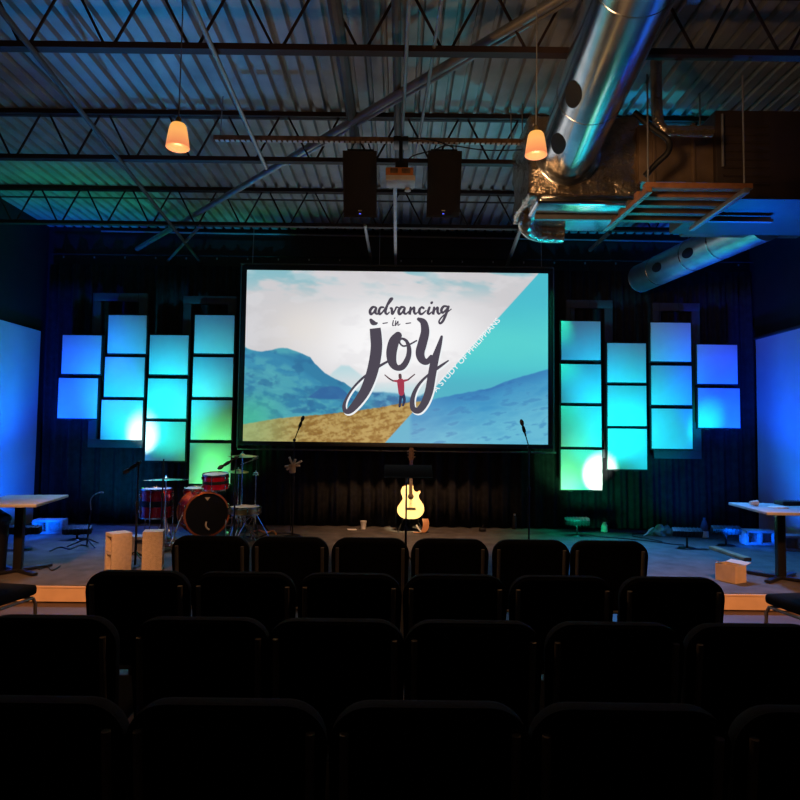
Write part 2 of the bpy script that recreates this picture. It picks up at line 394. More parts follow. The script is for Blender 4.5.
E0 = at(752, 228, 7.3); E1 = at(641, 285, 9.8); E1.z = E0.z + .02
t = thing('stage_duct', 'round galvanised duct running over stage right towards the back wall', 'duct', E0)
ax = E1 - E0; RE = .215
MB().tube([-ax * .09, ax], RE, 48).build('duct_body', M['duct_satin'], t)
for al in (.55, 1.15, 2.0): 
    q = ax.normalized() * al; MB().tube([q - ax.normalized() * .01, q + ax.normalized() * .01], RE + .006, 48).build('seam_band', M['duct'], t)
MB().lathe([(.001, 0), (RE - .01, 0), (RE + .004, -.01), (RE + .004, .02)], 40, Matrix.Translation(ax) @ ax.to_track_quat('Z', 'Y').to_matrix().to_4x4()).build('end_cap', M['duct'], t)
for al in (.95, 1.7): patch(t, Vector((0, 0, 0)), ax, RE, R(192), al, .12, .30, M['duct_hole'])
MB().tube([ax * .5 + Vector((0, 0, RE)), ax * .5 + Vector((0, 0, .9))], .005, 6).build('hanger_strap', M['steel'], t)
t = thing('duct_elbow', 'rectangular grey duct box feeding the duct over stage right', 'duct box', (3.85, 6.98, 3.92))
MB().box((0, 0, .17), (1.35, .5, .36), .02).build('box_body', M['unit_duct'], t)
for k in (-.5, .5): MB().tube([(k, 0, .3), (k, 0, 1.10)], .007, 6).build('hanger_rod', M['steel'], t)

# ------------------------------------------------------------------ loudspeakers, projector, pendants
def hung_speaker(px, label, x_off=0):
    c = at(px, 186, 6.3)
    t = thing('loudspeaker', label, 'loudspeaker', (c.x, 6.3, c.z - .31), 0, 'loudspeakers flown from the ceiling')
    hw = .165; W = [(-hw, -.17), (hw, -.17), (hw * .62, .17), (-hw * .62, .17)]
    vs = [(x_, y_, 0) for x_, y_ in W] + [(x_, y_, .62) for x_, y_ in W]
    MB().add(vs, [(0, 1, 2, 3), (7, 6, 5, 4), (0, 4, 5, 1), (1, 5, 6, 2), (2, 6, 7, 3), (3, 7, 4, 0)]).build('cabinet', M['black'], t)
    MB().box((0, -.178, .31), (.315, .016, .60), .006).build('grille', M['grille'], t)
    MB().box((0, -.188, .065), (.036, .004, .012), .001).build('badge', M['badge'], t)
    MB().box((0, -.188, .035), (.018, .004, .008), .001).build('power_light', M['led'], t)
    MB().box((0, 0, .635), (.26, .06, .02)).tube([(-.1, 0, .63), (-.06, .1, .74)], .008, 6).tube([(.1, 0, .63), (.06, .1, .74)], .008, 6).build('mounting_bracket', M['black_metal'], t)
    t.rotation_euler = (R(20), 0, 0); t.location.y += .11; t.location.z += .03
    return t
hung_speaker(361, 'black loudspeaker hanging left of the projector')
hung_speaker(443, 'black loudspeaker hanging right of the projector')
c = at(400.5, 178, 5.85)
t = thing('projector', 'ceiling projector with white base and orange lit body over the aisle', 'projector', (c.x, 5.85, c.z - .07))
MB().box((0, 0, .035), (.27, .20, .05), .008).build('base_tray', M['proj_white'], t)
MB().box((-.01, 0, .10), (.255, .18, .075), .012).build('casing', M['warm_lit_shell'], t)
MB().box((-.06, -.093, .10), (.07, .01, .045), .003).box((.05, -.093, .10), (.08, .01, .045), .003).build('vent', M['strut'], t)
MB().lathe([(.026, 0), (.03, .03), (.026, .03)], 20, Matrix.Translation((.07, .10, .015)) @ Matrix.Rotation(R(180), 4, 'X')).build('foot', M['proj_white'], t)
MB().tube([(0, .12, .10), (0, .20, .10)], .03, 20).build('lens', M['lens'], t)
MB().box((.01, 0, .175), (.12, .12, .07), .01).tube([(0, 0, .2), (0, 0, .46)], .018, 12).box((0, .08, .44), (.14, .2, .05), .006).build('ceiling_mount', M['black_metal'], t)
for pts in ([(0, .05, .42), (.15, .05, .47), (.35, .06, .45), (.5, .08, .40)], [(.02, .05, .18), (.1, .06, .3), (.3, .1, .38), (.46, .12, .44), (.8, .12, .40), (1.15, .15, .42)]):
    MB().tube(pts, .006, 6, smooth=6).build('cable', M['black'], t)
def pendant(px, py, Y, label):
    c = at(px, py, Y)
    t = thing('pendant_lamp', label, 'pendant lamp', (c.x, Y, c.z - .075), 0, 'glass pendant lamps')
    prof = [(.001, -.003), (.04, -.002), (.060, .001), (.066, .006), (.060, .055), (.052, .105), (.046, .132), (.038, .144), (.024, .150), (.001, .151)]
    MB().lathe(prof, 40, cap=False).build('glass_shade', M['shade'], t)
    MB().lathe([(.001, .15), (.024, .15), (.024, .156), (.016, .16), (.016, .18), (.010, .187), (.004, .19)], 20).build('socket_cap', M['brass'], t)
    MB().tube([(0, 0, .185), (.004, 0, .7), (0, 0, ZC - c.z + .08)], .0035, 6, smooth=4).build('cord', M['steel'], t)
    ld = bpy.data.lights.new('pendant_light', 'POINT'); ld.energy = 17; ld.color = (1, .50, .20); ld.shadow_soft_size = .05
    lo = bpy.data.objects.new('pendant_light', ld); COL.objects.link(lo); lo.location = (0, 0, -.22); lo.parent = t
pendant(178, 136, 3.6, 'glowing amber glass pendant lamp hanging at upper left')
pendant(536, 144, 3.75, 'glowing amber glass pendant lamp hanging before the foil plenum')

# ------------------------------------------------------------------ curtain and wall panels
mb = MB(); NX, NZ = 900, 8; vs = []
YC = 10.12
for j in range(NZ + 1):
    z = SZ + .02 + (4.25 - SZ) * j / NZ
    for i in range(NX + 1):
        x = -XW + .06 + (2 * XW - .12) * i / NX
        am = .035 + .02 * math.sin(x * .9 + 1)
        y = YC + am * math.sin(x * 26 + 1.7 * math.sin(x * 2.1) + .25 * math.sin(z * 1.7)) + .014 * math.sin(x * 61 + z)
        vs.append((x, y, z))
W1 = NX + 1
mb.add(vs, [(j * W1 + i, j * W1 + i + 1, (j + 1) * W1 + i + 1, (j + 1) * W1 + i) for j in range(NZ) for i in range(NX)])
t = thing('stage_curtain', 'black pleated drape hanging across the whole back of the stage', 'curtain', (0, 0, 0))
c = mb.build('drape', M['curtain'], t, fix=False, angle=180)
sm = c.modifiers.new('thickness', 'SOLIDIFY'); sm.thickness = .004
MB().tube([(-XW + .05, YC + .01, 4.44), (XW - .05, YC + .01, 4.44)], .012, 8).build('curtain_rod', M['curtain'], t)
for k in range(23): MB().box((-5.4 + k * .49, YC - .03, 4.38), (.02, .01, .03)).build('hook', M['steel'], t)

PY = 9.80
def plate_frame(px0, px1, py0, py1, label):
    a = at(px0, py0, 9.97); b = at(px1, py1, 9.97); w = b.x - a.x; h = a.z - b.z; bw = .13
    t = tag(MB().box((0, 0, h - bw / 2), (w, .05, bw), .004).box((0, 0, bw / 2), (w, .05, bw), .004).box((-w / 2 + bw / 2, 0, h / 2), (bw, .05, h - 2 * bw), .004).box((w / 2 - bw / 2, 0, h / 2), (bw, .05, h - 2 * bw), .004)
        .build('backing_frame', M['frame_dark'], None, ((a.x + b.x) / 2, 9.97, b.z)), label, 'frame', 'dark frames behind the glowing panels')
plate_frame(94, 143, 293, 448, 'charcoal frame behind the second panel column from the left')
plate_frame(184, 233, 296, 452, 'charcoal frame behind the fourth panel column from the left')
plate_frame(566, 613, 300, 458, 'charcoal frame behind the panel column just right of the screen')
plate_frame(652, 701, 303, 459, 'charcoal frame behind the second panel column from the right')

cols = [  # (xl, xr) at the top panel, (xl, xr) at the bottom panel, rows of (top, bottom)
 ('first column from the left', (62, 100.5), (58, 97), [(335, 374), (378, 418.5)], 1),
 ('second column from the left', (108, 146), (101, 142), [(315, 353.5), (357, 397), (400, 440)], 2),
 ('third column from the left', (149.5, 188), (145.5, 185), [(335, 374.5), (378.5, 418.5), (421.5, 461)], 3),
 ('tall column just left of the screen', (194.5, 234), (189.5, 230.5), [(315, 353.5), (357, 397), (400, 440), (443, 484)], 4),
 ('tall column just right of the screen', (561.5, 600.5), (561, 602), [(321, 360), (364, 403), (406, 447), (449.5, 490)], 5),
 ('third column from the right', (607.5, 646), (608, 647), [(343, 382.5), (385.5, 426), (428.5, 469.5)], 6),
 ('second column from the right', (651, 691), (652, 692.5), [(322.5, 361.5), (365.5, 405), (408.5, 449)], 7),
 ('last column on the right', (697.5, 737.5), (698.5, 740), [(344.5, 384), (388, 428)], 8)]
order = {2: ['upper', 'lower'], 3: ['top', 'middle', 'bottom'], 4: ['top', 'second from top', 'third from top', 'bottom']}
tint = {1: 'blue', 2: 'cyan', 3: 'turquoise', 4: 'green lit', 5: 'green lit', 6: 'turquoise', 7: 'cyan', 8: 'blue'}
for name, (xa, xb), (xc, xd), rows, ci in cols:
    n = len(rows)
    for k, (y0, y1) in enumerate(rows):
        f = k / (n - 1); xl = xa + (xc - xa) * f; xr = xb + (xd - xb) * f
        a = at(xl, y0, PY - .03); b = at(xr, y1, PY - .03); cx = (a.x + b.x) / 2; w = b.x - a.x; h = a.z - b.z
        a0 = at(xl, (y0 + y1) / 2, PY - .03); b0 = at(xr, (y0 + y1) / 2, PY - .03); w = b0.x - a0.x; cx = (a0.x + b0.x) / 2
        col = tint[ci]
        if ci in (4, 5) and k < 2: col = ('pale blue', 'turquoise')[k] if ci == 4 else 'sky blue'
        if (ci in (4,5)) and k == 2: col = 'sea green'
        t = thing('wall_panel', f'square {col} glowing panel, {order[n][k]} one of the {name}', 'light panel', (cx, PY, b.z), 0, 'square lit panels flanking the screen')
        MB().box((0, -.02, h / 2), (w, .02, h), .002).build('panel_face', M['panel'], t)
        MB().box((0, .012, h / 2), (w + .035, .044, h + .035), .003).build('panel_frame', M['panel_edge'], t)
    # hanging rails of the column
    top = at((xa + xb) / 2, rows[0][0], PY); bot = at((xc + xd) / 2, rows[-1][1], PY)
    cx = (top.x + bot.x) / 2
    t = thing('panel_rail', f'black upright rails carrying the {name} of panels', 'rail', (cx, PY + .06, bot.z - .03), 0, 'rails behind the panel columns')
    hh = top.z - bot.z + .06
    for sx in (-.15, .15): MB().box((sx, 0, hh / 2), (.05, .04, hh), .003).build('rail', M['panel_edge'], t)
    for sx in (-.15, .15): MB().tube([(sx, 0, hh), (sx, .02, 4.44 - bot.z)], .003, 5).build('hanging_wire', M['black_metal'], t)

# ------------------------------------------------------------------ projection screen
YSn = 9.62
sTL, sTR, sBL, sBR = at(247, 271, YSn), at(547.5, 273.5, YSn), at(244, 440.5, YSn), at(547.5, 445, YSn)
x0 = (sTL.x + sBL.x) / 2; x1 = (sTR.x + sBR.x) / 2; z1 = (sTL.z + sTR.z) / 2; z0 = (sBL.z + sBR.z) / 2
SX, SZc = (x0 + x1) / 2, z0
scr = thing('projection_screen', 'large projection screen in black frame showing the advancing in joy slide', 'projection screen', (SX, YSn, z0))
W, H = x1 - x0, z1 - z0
def loc(px, py, d=0):  # photo pixel on the slide -> local point
    p = at(px, py, YSn); return Vector((p.x - SX, -d, p.z - z0))
bw = .075
fr = MB()
fr.box((0, 0, H + bw / 2 - .01), (W + 2 * bw, .06, bw), .008).box((0, 0, -bw / 2 + .01), (W + 2 * bw, .06, bw), .008)
fr.box((-W / 2 - bw / 2 + .01, 0, H / 2), (bw, .06, H), .008).box((W / 2 + bw / 2 - .01, 0, H / 2), (bw, .06, H), .008)
fr.build('screen_frame', M['black'], scr)
MB().tube([(-W / 2 - .12, .04, H + .11), (W / 2 + .1, .04, H + .11)], .014, 8).tube([(W / 2 + .1, .04, H + .11), (W / 2 + .1, .04, -.12)], .012, 8).tube([(-W / 2 - .10, .04, H + .11), (-W / 2 - .10, .04, -.1)], .012, 8).tube([(-W / 2 - .1, .04, -.12), (W / 2 + .14, .04, -.12)], .014, 8).build('truss_pipe', M['conduit'], scr)
for k in (-W / 2 + .06, -.28, W / 2 - .08): MB().tube([(k, .05, H + .1), (k, .1, 4.86 - z0)], .006, 6).build('hanging_cable', M['steel'], scr)
# painted slide, one colour per grid cell
GX, GY = 460, 270
uu, vv = np.meshgrid((np.arange(GX + 1)) / GX, (np.arange(GY + 1)) / GY)   # u right, v down
PXX = 246 + uu * 302; PYY = 271.5 + vv * 171.5 + uu * 2.5
rng = np.random.RandomState(3)
def vnoise(x, y, seed):
    r = np.random.RandomState(seed).rand(64, 64)
    xi = np.floor(x).astype(int); yi = np.floor(y).astype(int); fx = x - xi; fy = y - yi
    fx = fx * fx * (3 - 2 * fx); fy = fy * fy * (3 - 2 * fy)
    g = lambda a, b: r[a % 64, b % 64]
    return (g(yi, xi) * (1 - fx) + g(yi, xi + 1) * fx) * (1 - fy) + (g(yi + 1, xi) * (1 - fx) + g(yi + 1, xi + 1) * fx) * fy
def fbm(x, y, seed, o=4):
    s = 0; a = .5
    for k in range(o): s = s + a * vnoise(x, y, seed + k); x = x * 2.03; y = y * 2.03; a *= .5
    return s
def C(*c): return np.array(c, float) / 255
def mix(A, B, t): t = np.clip(t, 0, 1)[..., None]; return A * (1 - t) + B * t
def ss(a, b, x): t = np.clip((x - a) / (b - a), 0, 1); return t * t * (3 - 2 * t)
def line(pts): return np.interp(PXX, [p[0] for p in pts], [p[1] for p in pts])
img = np.zeros(PXX.shape + (3,)) + C(205, 203, 206)
d = np.sqrt(((PXX - 400) / 105) ** 2 + ((PYY - 345) / 55) ** 2)
img = mix(img, C(247, 246, 247) + 0 * img, ss(1.35, .3, d))
img = mix(img, C(238, 228, 214) + 0 * img, .35 * ss(40, 0, np.abs(PYY - 330)) * ss(40, 0, np.abs(PXX - 300) / 1.3))
cl = fbm(PXX / 34 + 3, PYY / 11 - PXX / 90, 11)
img = mix(img, C(132, 186, 197) + 0 * img, ss(.40, .62, cl) * ss(308, 272, PYY) * .95)
img = mix(img, C(90, 175, 190) + 0 * img, ss(.38, .55, cl) * np.exp(-((PXX - 400) / 22) ** 2) * ss(290, 272, PYY))
img = mix(img, C(222, 220, 223) + 0 * img, ss(.45, .6, fbm(PXX / 25, PYY / 12, 31)) * .35)
# pale far peak and haze
pk = line([(325, 384), (334, 373), (342, 366.5), (350, 367), (358, 373), (372, 384)])
img = mix(img, C(178, 215, 222) + 0 * img, ss(-1, 3, PYY - pk) * ss(395, 365, PYY) * .9)
img = mix(img, C(190, 222, 228) + 0 * img, ss(382, 396, PYY) * ss(330, 350, PXX))
# right of the j: far blue ridges
r1 = line([(340, 388), (352, 391), (365, 393), (385, 392), (400, 395), (415, 398), (430, 392), (450, 390), (600, 360)]) + 2 * (fbm(PXX / 9, PYY * 0, 5) - .5)
nz = fbm(PXX / 9, PYY / 5, 21)
img = mix(img, mix(C(88, 158, 190) + 0 * img, C(52, 112, 160) + 0 * img, ss(.35, .6, nz)), ss(0, 3, PYY - r1))
# left mountain
m1 = line([(246, 349.5), (252, 352), (262, 354), (272, 352.5), (280, 350), (288, 350.5), (296, 353), (304, 356), (311, 359), (316, 366), (326, 375), (336, 381), (346, 385), (360, 395), (420, 410)]) + 1.2 * (fbm(PXX / 5, PYY * 0, 9) - .5)
mc = mix(C(76, 160, 178) + 0 * img, C(52, 126, 165) + 0 * img, ss(.38, .58, fbm(PXX / 22 - PYY / 16, PYY / 14, 41)))
sh = line([(246, 352), (275, 355), (290, 362), (303, 372), (315, 380), (330, 392)])
mc = mix(mc, C(58, 138, 176) + 0 * img, ss(-1, 2, sh - PYY + 18) * ss(-2, 2, PYY - sh) * .7)
mc = mix(mc, C(86, 172, 184) + 0 * img, ss(3, 9, PYY - sh) * ss(.42, .6, nz) * .6)
mc = mix(mc, C(44, 104, 150) + 0 * img, ss(.5, .66, fbm(PXX / 12 + 5, PYY / 7, 61)) * .6)
mc = mix(mc, C(72, 186, 150) + 0 * img, ss(300, 250, PXX) * ss(385, 420, PYY) * .8)  # green spill light painted into the mountain foot at the left
img = mix(img, mc, ss(-.5, 1, PYY - m1) * ss(372, 352, PXX - (PYY - 385) * .6))
dh = line([(308, 400), (314, 395), (322, 389), (332, 387), (340, 388), (346, 392), (352, 399), (362, 404)])
img = mix(img, C(50, 98, 156) + 0 * img, ss(0, 2, PYY - dh) * ss(0, 2, 402 - PYY + (PXX - 330) * .05) * .8)
# grass ridge
gt = line([(246, 426), (262, 423), (280, 420), (300, 418), (325, 416), (345, 413.5), (365, 411), (385, 408), (400, 405), (412, 403), (600, 395)]) + 1.0 * (fbm(PXX / 3, PYY * 0, 19) - .5)
gn = fbm(PXX / 7 + PYY / 5, PYY / 3.2, 51); gn2 = fbm(PXX / 2.2, PYY / 2.2, 52)
gc = mix(C(184, 156, 94) + 0 * img, C(140, 104, 50) + 0 * img, ss(.34, .62, .6 * gn + .4 * gn2))
gc = mix(gc, C(150, 178, 120) + 0 * img, ss(320, 250, PXX) * .75)  # green stage light spilling on the screen's left, painted into the grass
img = mix(img, gc, ss(0, 1.2, PYY - gt))
# cyan corner
edge = 538.5 + (PYY - 274) * (387 - 538.5) / (444 - 274)
tr = mix(C(74, 188, 205) + 0 * img, C(88, 208, 208) + 0 * img, np.exp(-((PYY - 345) / 30) ** 2) + .2 * (cl - .5))
tr = mix(tr, C(84, 176, 196) + 0 * img, ss(365, 392, PYY) * .8 )
r2 = line([(400, 412), (432, 401), (445, 398), (470, 393), (490, 389), (510, 381), (530, 375), (550, 369.5)]) + 1.3 * (fbm(PXX / 6, PYY * 0, 71) - .5)
n3 = fbm(PXX / 12 + PYY / 9, PYY / 5, 81)
hl = mix(C(66, 148, 196) + 0 * img, C(104, 186, 212) + 0 * img, ss(4, 55, PYY - r2) + (n3 - .45) * .9)
hl = mix(hl, C(56, 120, 180) + 0 * img, ss(14, 0, PYY - r2) * ss(420, 460, PXX) * .7 + ss(.55, .68, n3) * .5)
tr = mix(tr, hl, ss(0, 1.2, PYY - r2))
tr = mix(tr, C(92, 176, 205) + 0 * img, ss(-3, 3, 412 - (PXX - 0)) )
img = mix(img, tr, ss(-.4, .4, PXX - edge))
lin = np.where(img <= .04045, img / 12.92, ((img + .055) / 1.055) ** 2.4)
vs = [(-W / 2 + W * i / GX, -.032, H - H * j / GY) for j in range(GY + 1) for i in range(GX + 1)]
G1 = GX + 1
me = bpy.data.meshes.new('projected_slide')
me.from_pydata(vs, [], [(j * G1 + i, (j + 1) * G1 + i, (j + 1) * G1 + i + 1, j * G1 + i + 1) for j in range(GY) for i in range(GX)])
ca = me.color_attributes.new('slide', 'FLOAT_COLOR', 'POINT')
buf = np.ones((len(vs), 4), np.float32); buf[:, :3] = lin.reshape(-1, 3); ca.data.foreach_set('color', buf.ravel())
m = bpy.data.materials.new('slide_image'); m.use_nodes = True; nt = m.node_tree; b = nt.nodes['Principled BSDF']
at_ = nt.nodes.new('ShaderNodeVertexColor'); at_.layer_name = 'slide'
b.inputs['Base Color'].default_value = (.07, .07, .07, 1); b.inputs['Roughness'].default_value = .9; b.inputs['Specular IOR Level'].default_value = .1
nt.links.new(at_.outputs[0], b.inputs['Emission Color']); b.inputs['Emission Strength'].default_value = 1.0
me.materials.append(m); so = bpy.data.objects.new('projected_slide', me); COL.objects.link(so); so.parent = scr
MB().box((0, -.018, H / 2), (W, .02, H)).build('screen_sheet', M['proj_white'], scr)

# lettering drawn as brush strokes
def cr(pts, n=8):
    out = []
    for i in range(len(pts) - 1):
        p0 = pts[max(i - 1, 0)]; p1 = pts[i]; p2 = pts[i + 1]; p3 = pts[min(i + 2, len(pts) - 1)]
        for k in range(n):
            t = k / n
            out.append(tuple(.5 * (2 * b_ + (c_ - a_) * t + (2 * a_ - 5 * b_ + 4 * c_ - d_) * t * t + (3 * b_ - a_ - 3 * c_ + d_) * t ** 3) for a_, b_, c_, d_ in zip(p0, p1, p2, p3)))
    return out + [pts[-1]]
def strokes(lst, name, m, depth, dx=0, dy=0, grow=0):
    mb = MB(); lay = 0
    for st_ in lst:
        lay += 1; q = cr(st_, 8); vs = []
        for i, (x_, y_, w_) in enumerate(q):
            a_ = q[max(i - 1, 0)]; b_ = q[min(i + 1, len(q) - 1)]; tx, ty = b_[0] - a_[0], b_[1] - a_[1]; l = math.hypot(tx, ty) or 1
            nx, ny = -ty / l, tx / l; w2 = max(.2, w_ / 2 + grow)
            vs += [loc(x_ + dx + nx * w2, y_ + dy + ny * w2, depth + lay * 1e-5), loc(x_ + dx - nx * w2, y_ + dy - ny * w2, depth + lay * 1e-5)]
        mb.add(vs, [(2 * i, 2 * i + 1, 2 * i + 3, 2 * i + 2) for i in range(len(q) - 1)])
        # rounded ends
        for e in ((-1,) if len(st_) > 12 and st_[0][2] > 9 else (0, -1)):
            x_, y_, w_ = q[e]; w2 = max(.2, w_ / 2 + grow); o_ = [loc(x_ + dx + w2 * math.cos(2 * PI * k / 12), y_ + dy + w2 * math.sin(2 * PI * k / 12), depth + lay * 1e-5) for k in range(12)]
            mb.add(o_, [tuple(range(12))])
    return mb.build(name, m, scr, fix=False, angle=180)
joy = [
 [(375.2, 328.6, 11), (376, 336, 11.5), (376.5, 348, 11.5), (374.5, 363, 11.5), (370.5, 378, 11), (364.5, 392, 10), (357, 403, 8.5), (350, 410.5, 6.5), (345.5, 411, 4.5), (344.3, 405.5, 3.5), (347, 398, 2.4), (353, 388.5, 2.2), (362, 379, 2.4), (372, 371.5, 2.6), (381, 365.5, 2.6), (390, 360.5, 2.2)],
 [(371, 320.5, 3.2), (373, 323, 5), (375.5, 323.8, 3.6), (377, 323.5, 2)],
 [(398, 336, 8), (394, 342, 10.5), (391.5, 353, 10.5), (392.5, 363, 8.5), (397, 368, 6), (403, 366.5, 6.2), (408, 358, 5.4), (409, 349, 4.5), (406.5, 341.5, 3.2), (401.5, 339, 2.2), (399.5, 342.5, 1.8), (403, 346.3, 1.8), (409, 345, 1.8), (416.5, 341, 1.5)],
 [(418.5, 319.5, 3.5), (423.5, 323, 7), (425, 332, 8.5), (422.5, 343, 9.2), (420, 353, 9), (422, 360, 7.6), (427, 362, 6), (431, 357, 4)],
 [(441.5, 337, 2.6), (439, 346, 5), (434.5, 361, 7.8), (431.5, 377, 8.2), (429, 391, 8.2), (424.5, 403, 7.6), (418.5, 410.5, 6.4), (413, 408.5, 5.4), (412.3, 400, 4.6), (415, 391, 3.8), (420.5, 382.5, 2.8), (429, 374.5, 2.4), (438, 368, 3), (448, 361, 1.5)]]
strokes(joy, 'title_outline', M['white_ink'], .034, 1.1, 1.3, .2)
w = 1.9
def sh_(l, dx): return [(x_ + dx, y_, w_) for x_, y_, w_ in l]
A_ = [(375.6, 307.6, 1.5), (372.6, 307.8, 2.2), (370.2, 311.2, 2.4), (371, 314.4, 2.4), (373.6, 313, 1.5), (376.4, 308, 1.6), (375.4, 312.6, 2.3), (377.4, 314.4, 1.5), (380, 312, 1)]
N_ = [(408.6, 308, 1.8), (407.6, 314.6, 2.3), (409.2, 310.6, 1.2), (412, 308, 2), (412, 312, 2.2), (413.4, 314.4, 1.6), (415.6, 312.6, 1)]
adv = [A_,
 [(383.6, 307.8, 1.5), (380.8, 308, 2), (378.9, 311.6, 2.2), (379.8, 314.4, 2.3), (382.4, 312.8, 1.4), (387, 306.4, 1.5), (391.6, 300.6, 1.6), (392.4, 298.8, 1.4), (390.2, 299.6, 1.6), (387.2, 306, 2), (385.4, 312, 2.3), (387, 314.6, 1.6), (389.4, 312.6, 1)],
 [(390.6, 308.6, 1.6), (391.8, 309.4, 2.2), (392.3, 314.4, 2), (395, 310.6, 1.4), (396.4, 307.8, 1.6), (398.6, 308, 1)],
 sh_(A_, 28.5), sh_(N_, 2.0),
 [(423.4, 308.6, 2), (421.6, 307.6, 1.6), (419.4, 310.2, 2.2), (419.6, 313.6, 2.3), (422, 314.4, 1.8), (426, 311, 1)],
 [(429.4, 308, 2), (427.8, 313, 2.2), (429.2, 314.4, 1.6), (431.6, 312.4, 1)], [(431.4, 303.4, 2.2), (432, 302.8, 1.8)],
 sh_(N_, 25.4),
 [(446.6, 306.8, 1.6), (443.4, 307, 2), (441.2, 310.4, 2.3), (442.4, 313.2, 2), (445.6, 310.6, 1.4), (448.6, 306.6, 1.6), (446.4, 313, 2.2), (443, 321, 2.2), (440, 323.8, 1.8), (439, 321.4, 1.4), (442.6, 316.6, 1.2), (451, 309.6, .9)]]
inn = [[(383, 323.8, 1.1), (387.4, 323.2, 1.1)], [(406, 323.9, 1.1), (410.6, 323.3, 1.1)],
 [(393.4, 321, 1.1), (392.6, 325.6, 1.2), (394.2, 325.8, .8)], [(394.4, 318.8, 1.1), (395, 318.4, 1)],
 [(395.8, 321.2, 1), (395.4, 326, 1.2), (398, 321.6, .9), (398, 325.6, 1.1), (400.2, 324.4, .7)]]
adv = [[(x_, y_, w_ * 1.22) for x_, y_, w_ in l] for l in adv]
strokes(joy + adv + inn, 'title_lettering', M['ink'], .036)
# little figure with raised arms on the slide
strokes([[(401.5, 393, 4), (400.4, 400, 2.8), (399.6, 406.5, 2.2)], [(402.5, 393, 4), (404.4, 400, 2.8), (403, 405.5, 2)]], 'figure_legs', M['trouser'], .0362)
strokes([[(400.6, 382, 7.2), (401, 387, 6.6), (401.3, 393, 5.8)], [(397.5, 381.3, 2.4), (393, 381, 1.6)], [(404, 381, 2.4), (408, 380, 1.6)]], 'figure_shirt', M['shirt'], .0364)
strokes([[(393, 381, 1.6), (389, 378.6, 1.4), (385, 375.2, 1.1)], [(408, 380, 1.6), (411.5, 377, 1.4), (414.6, 374.6, 1.1)], [(400, 375.4, 3.2), (400.2, 377.6, 3.2)]], 'figure_arms_and_head', M['skin'], .0366)
# caption along the diagonal
cu = bpy.data.curves.new('caption_text', 'FONT'); cu.body = 'A STUDY OF PHILIPPIANS'; cu.size = 1; cu.offset = .011; cu.space_character = 1.05
to = bpy.data.objects.new('caption_tmp', cu); COL.objects.link(to)
dg = bpy.context.evaluated_depsgraph_get(); dg.update()
me = bpy.data.meshes.new_from_object(to.evaluated_get(dg)); bpy.data.objects.remove(to)
xs = [v.co.x for v in me.vertices]; xmin, xmax = min(xs), max(xs); ymax = max(v.co.y for v in me.vertices)
pa, pb = loc(437.5, 394, .0366), loc(501.5, 322.5, .0366); ux = (pb - pa); Ln = ux.length; ux.normalize(); uz = Vector((-ux.z, 0, ux.x)); hgt = .08
pa += uz * .03; pb += uz * .03
for v in me.vertices:
    v.co = pa + ux * ((v.co.x - xmin) / (xmax - xmin) * Ln) + uz * (v.co.y / ymax * hgt)
me.materials.clear(); me.materials.append(M['white_ink'])
o = bpy.data.objects.new('caption_lettering', me); COL.objects.link(o); o.parent = scr

# ------------------------------------------------------------------ chairs
def make_chair():
    t = thing('stacking_chair', '', 'chair')
    tilt = Matrix.Translation((0, -.20, .47)) @ Matrix.Rotation(R(7), 4, 'X') @ Matrix.Translation((0, 0, -.47))
    # padded back: three nested outlines give the soft edge
    mb = MB(); outs = []
    for (dy, ins) in ((-.034, .035), (-.034, .012), (-.026, .002), (-.012, 0), (.012, 0), (.026, .004), (.036, .03)):
        P_ = rrect(.535 - 2 * ins, .40 + ins, .895 - ins, .105 - ins * .8, .05 - ins * .5, 7, .012)
        outs.append([tilt @ Vector((x_, dy, z_)) for x_, z_ in P_])
    n = len(outs[0]); vs = [v for o_ in outs for v in o_]; fs = []
    for j in range(len(outs) - 1):
        for k in range(n): k2 = (k + 1) % n; fs.append((j * n + k, j * n + k2, (j + 1) * n + k2, (j + 1) * n + k))
    fs.append(tuple(range(n))); fs.append(tuple((len(outs) - 1) * n + k for k in range(n)))
    bk = mb.add(vs, fs).build('backrest', M['fabric'], t, angle=50)
    P_ = [tilt @ Vector((x_, -.022, z_)) for x_, z_ in rrect(.533, .402, .893, .105, .05, 7, .012)]; P_.append(P_[0])
    MB().tube(P_, .0055, 6, cap=False).build('piping', M['fabric'], bk)
    MB().box((0, .03, .45), (.49, .46, .075), .028, seg=4).build('seat', M['fabric'], t)
    fr = MB()
    for sx in (-1, 1):
        fr = MB().tube([tilt @ Vector((sx * .228, -.044, .835)), tilt @ Vector((sx * .228, -.046, .60)), tilt @ Vector((sx * .228, -.046, .45)), (sx * .228, -.245, .36), (sx * .232, -.27, .012)], .0125, 10)
        fr.build('leg', M['chair_metal'], t)
        MB().tube([(sx * .232, .22, .395), (sx * .235, .245, .35), (sx * .238, .26, .012)], .0125, 10).build('leg', M['chair_metal'], t)
    MB().tube([(-.232, -.235, .395), (.232, -.235, .395)], .011, 8).tube([(-.232, .22, .395), (.232, .22, .395)], .011, 8).tube([(-.232, -.235, .395), (-.232, .22, .395)], .011, 8).tube([(.232, -.235, .395), (.232, .22, .395)], .011, 8).build('seat_frame', M['chair_metal'], t)
    for sx in (-1, 1):
        for X_, Y_ in ((.232, -.27), (.238, .26)): MB().lathe([(.016, 0), (.017, .012), (.013, .022)], 12, Matrix.Translation((sx * X_, Y_, 0))).build('rubber_foot', M['black'], t)
    return t
proto = make_chair(); used = [0]
ords = ['first', 'second', 'third', 'fourth', 'fifth', 'sixth']
def chair(x, y, rz, label, grp):
    if not used[0]:
        used[0] = 1; proto.location = (x, y, 0); proto.rotation_euler = (0, 0, rz); proto['label'] = label; proto['group'] = grp; return proto
    return dup(proto, (x, y, 0), rz, label, grp)
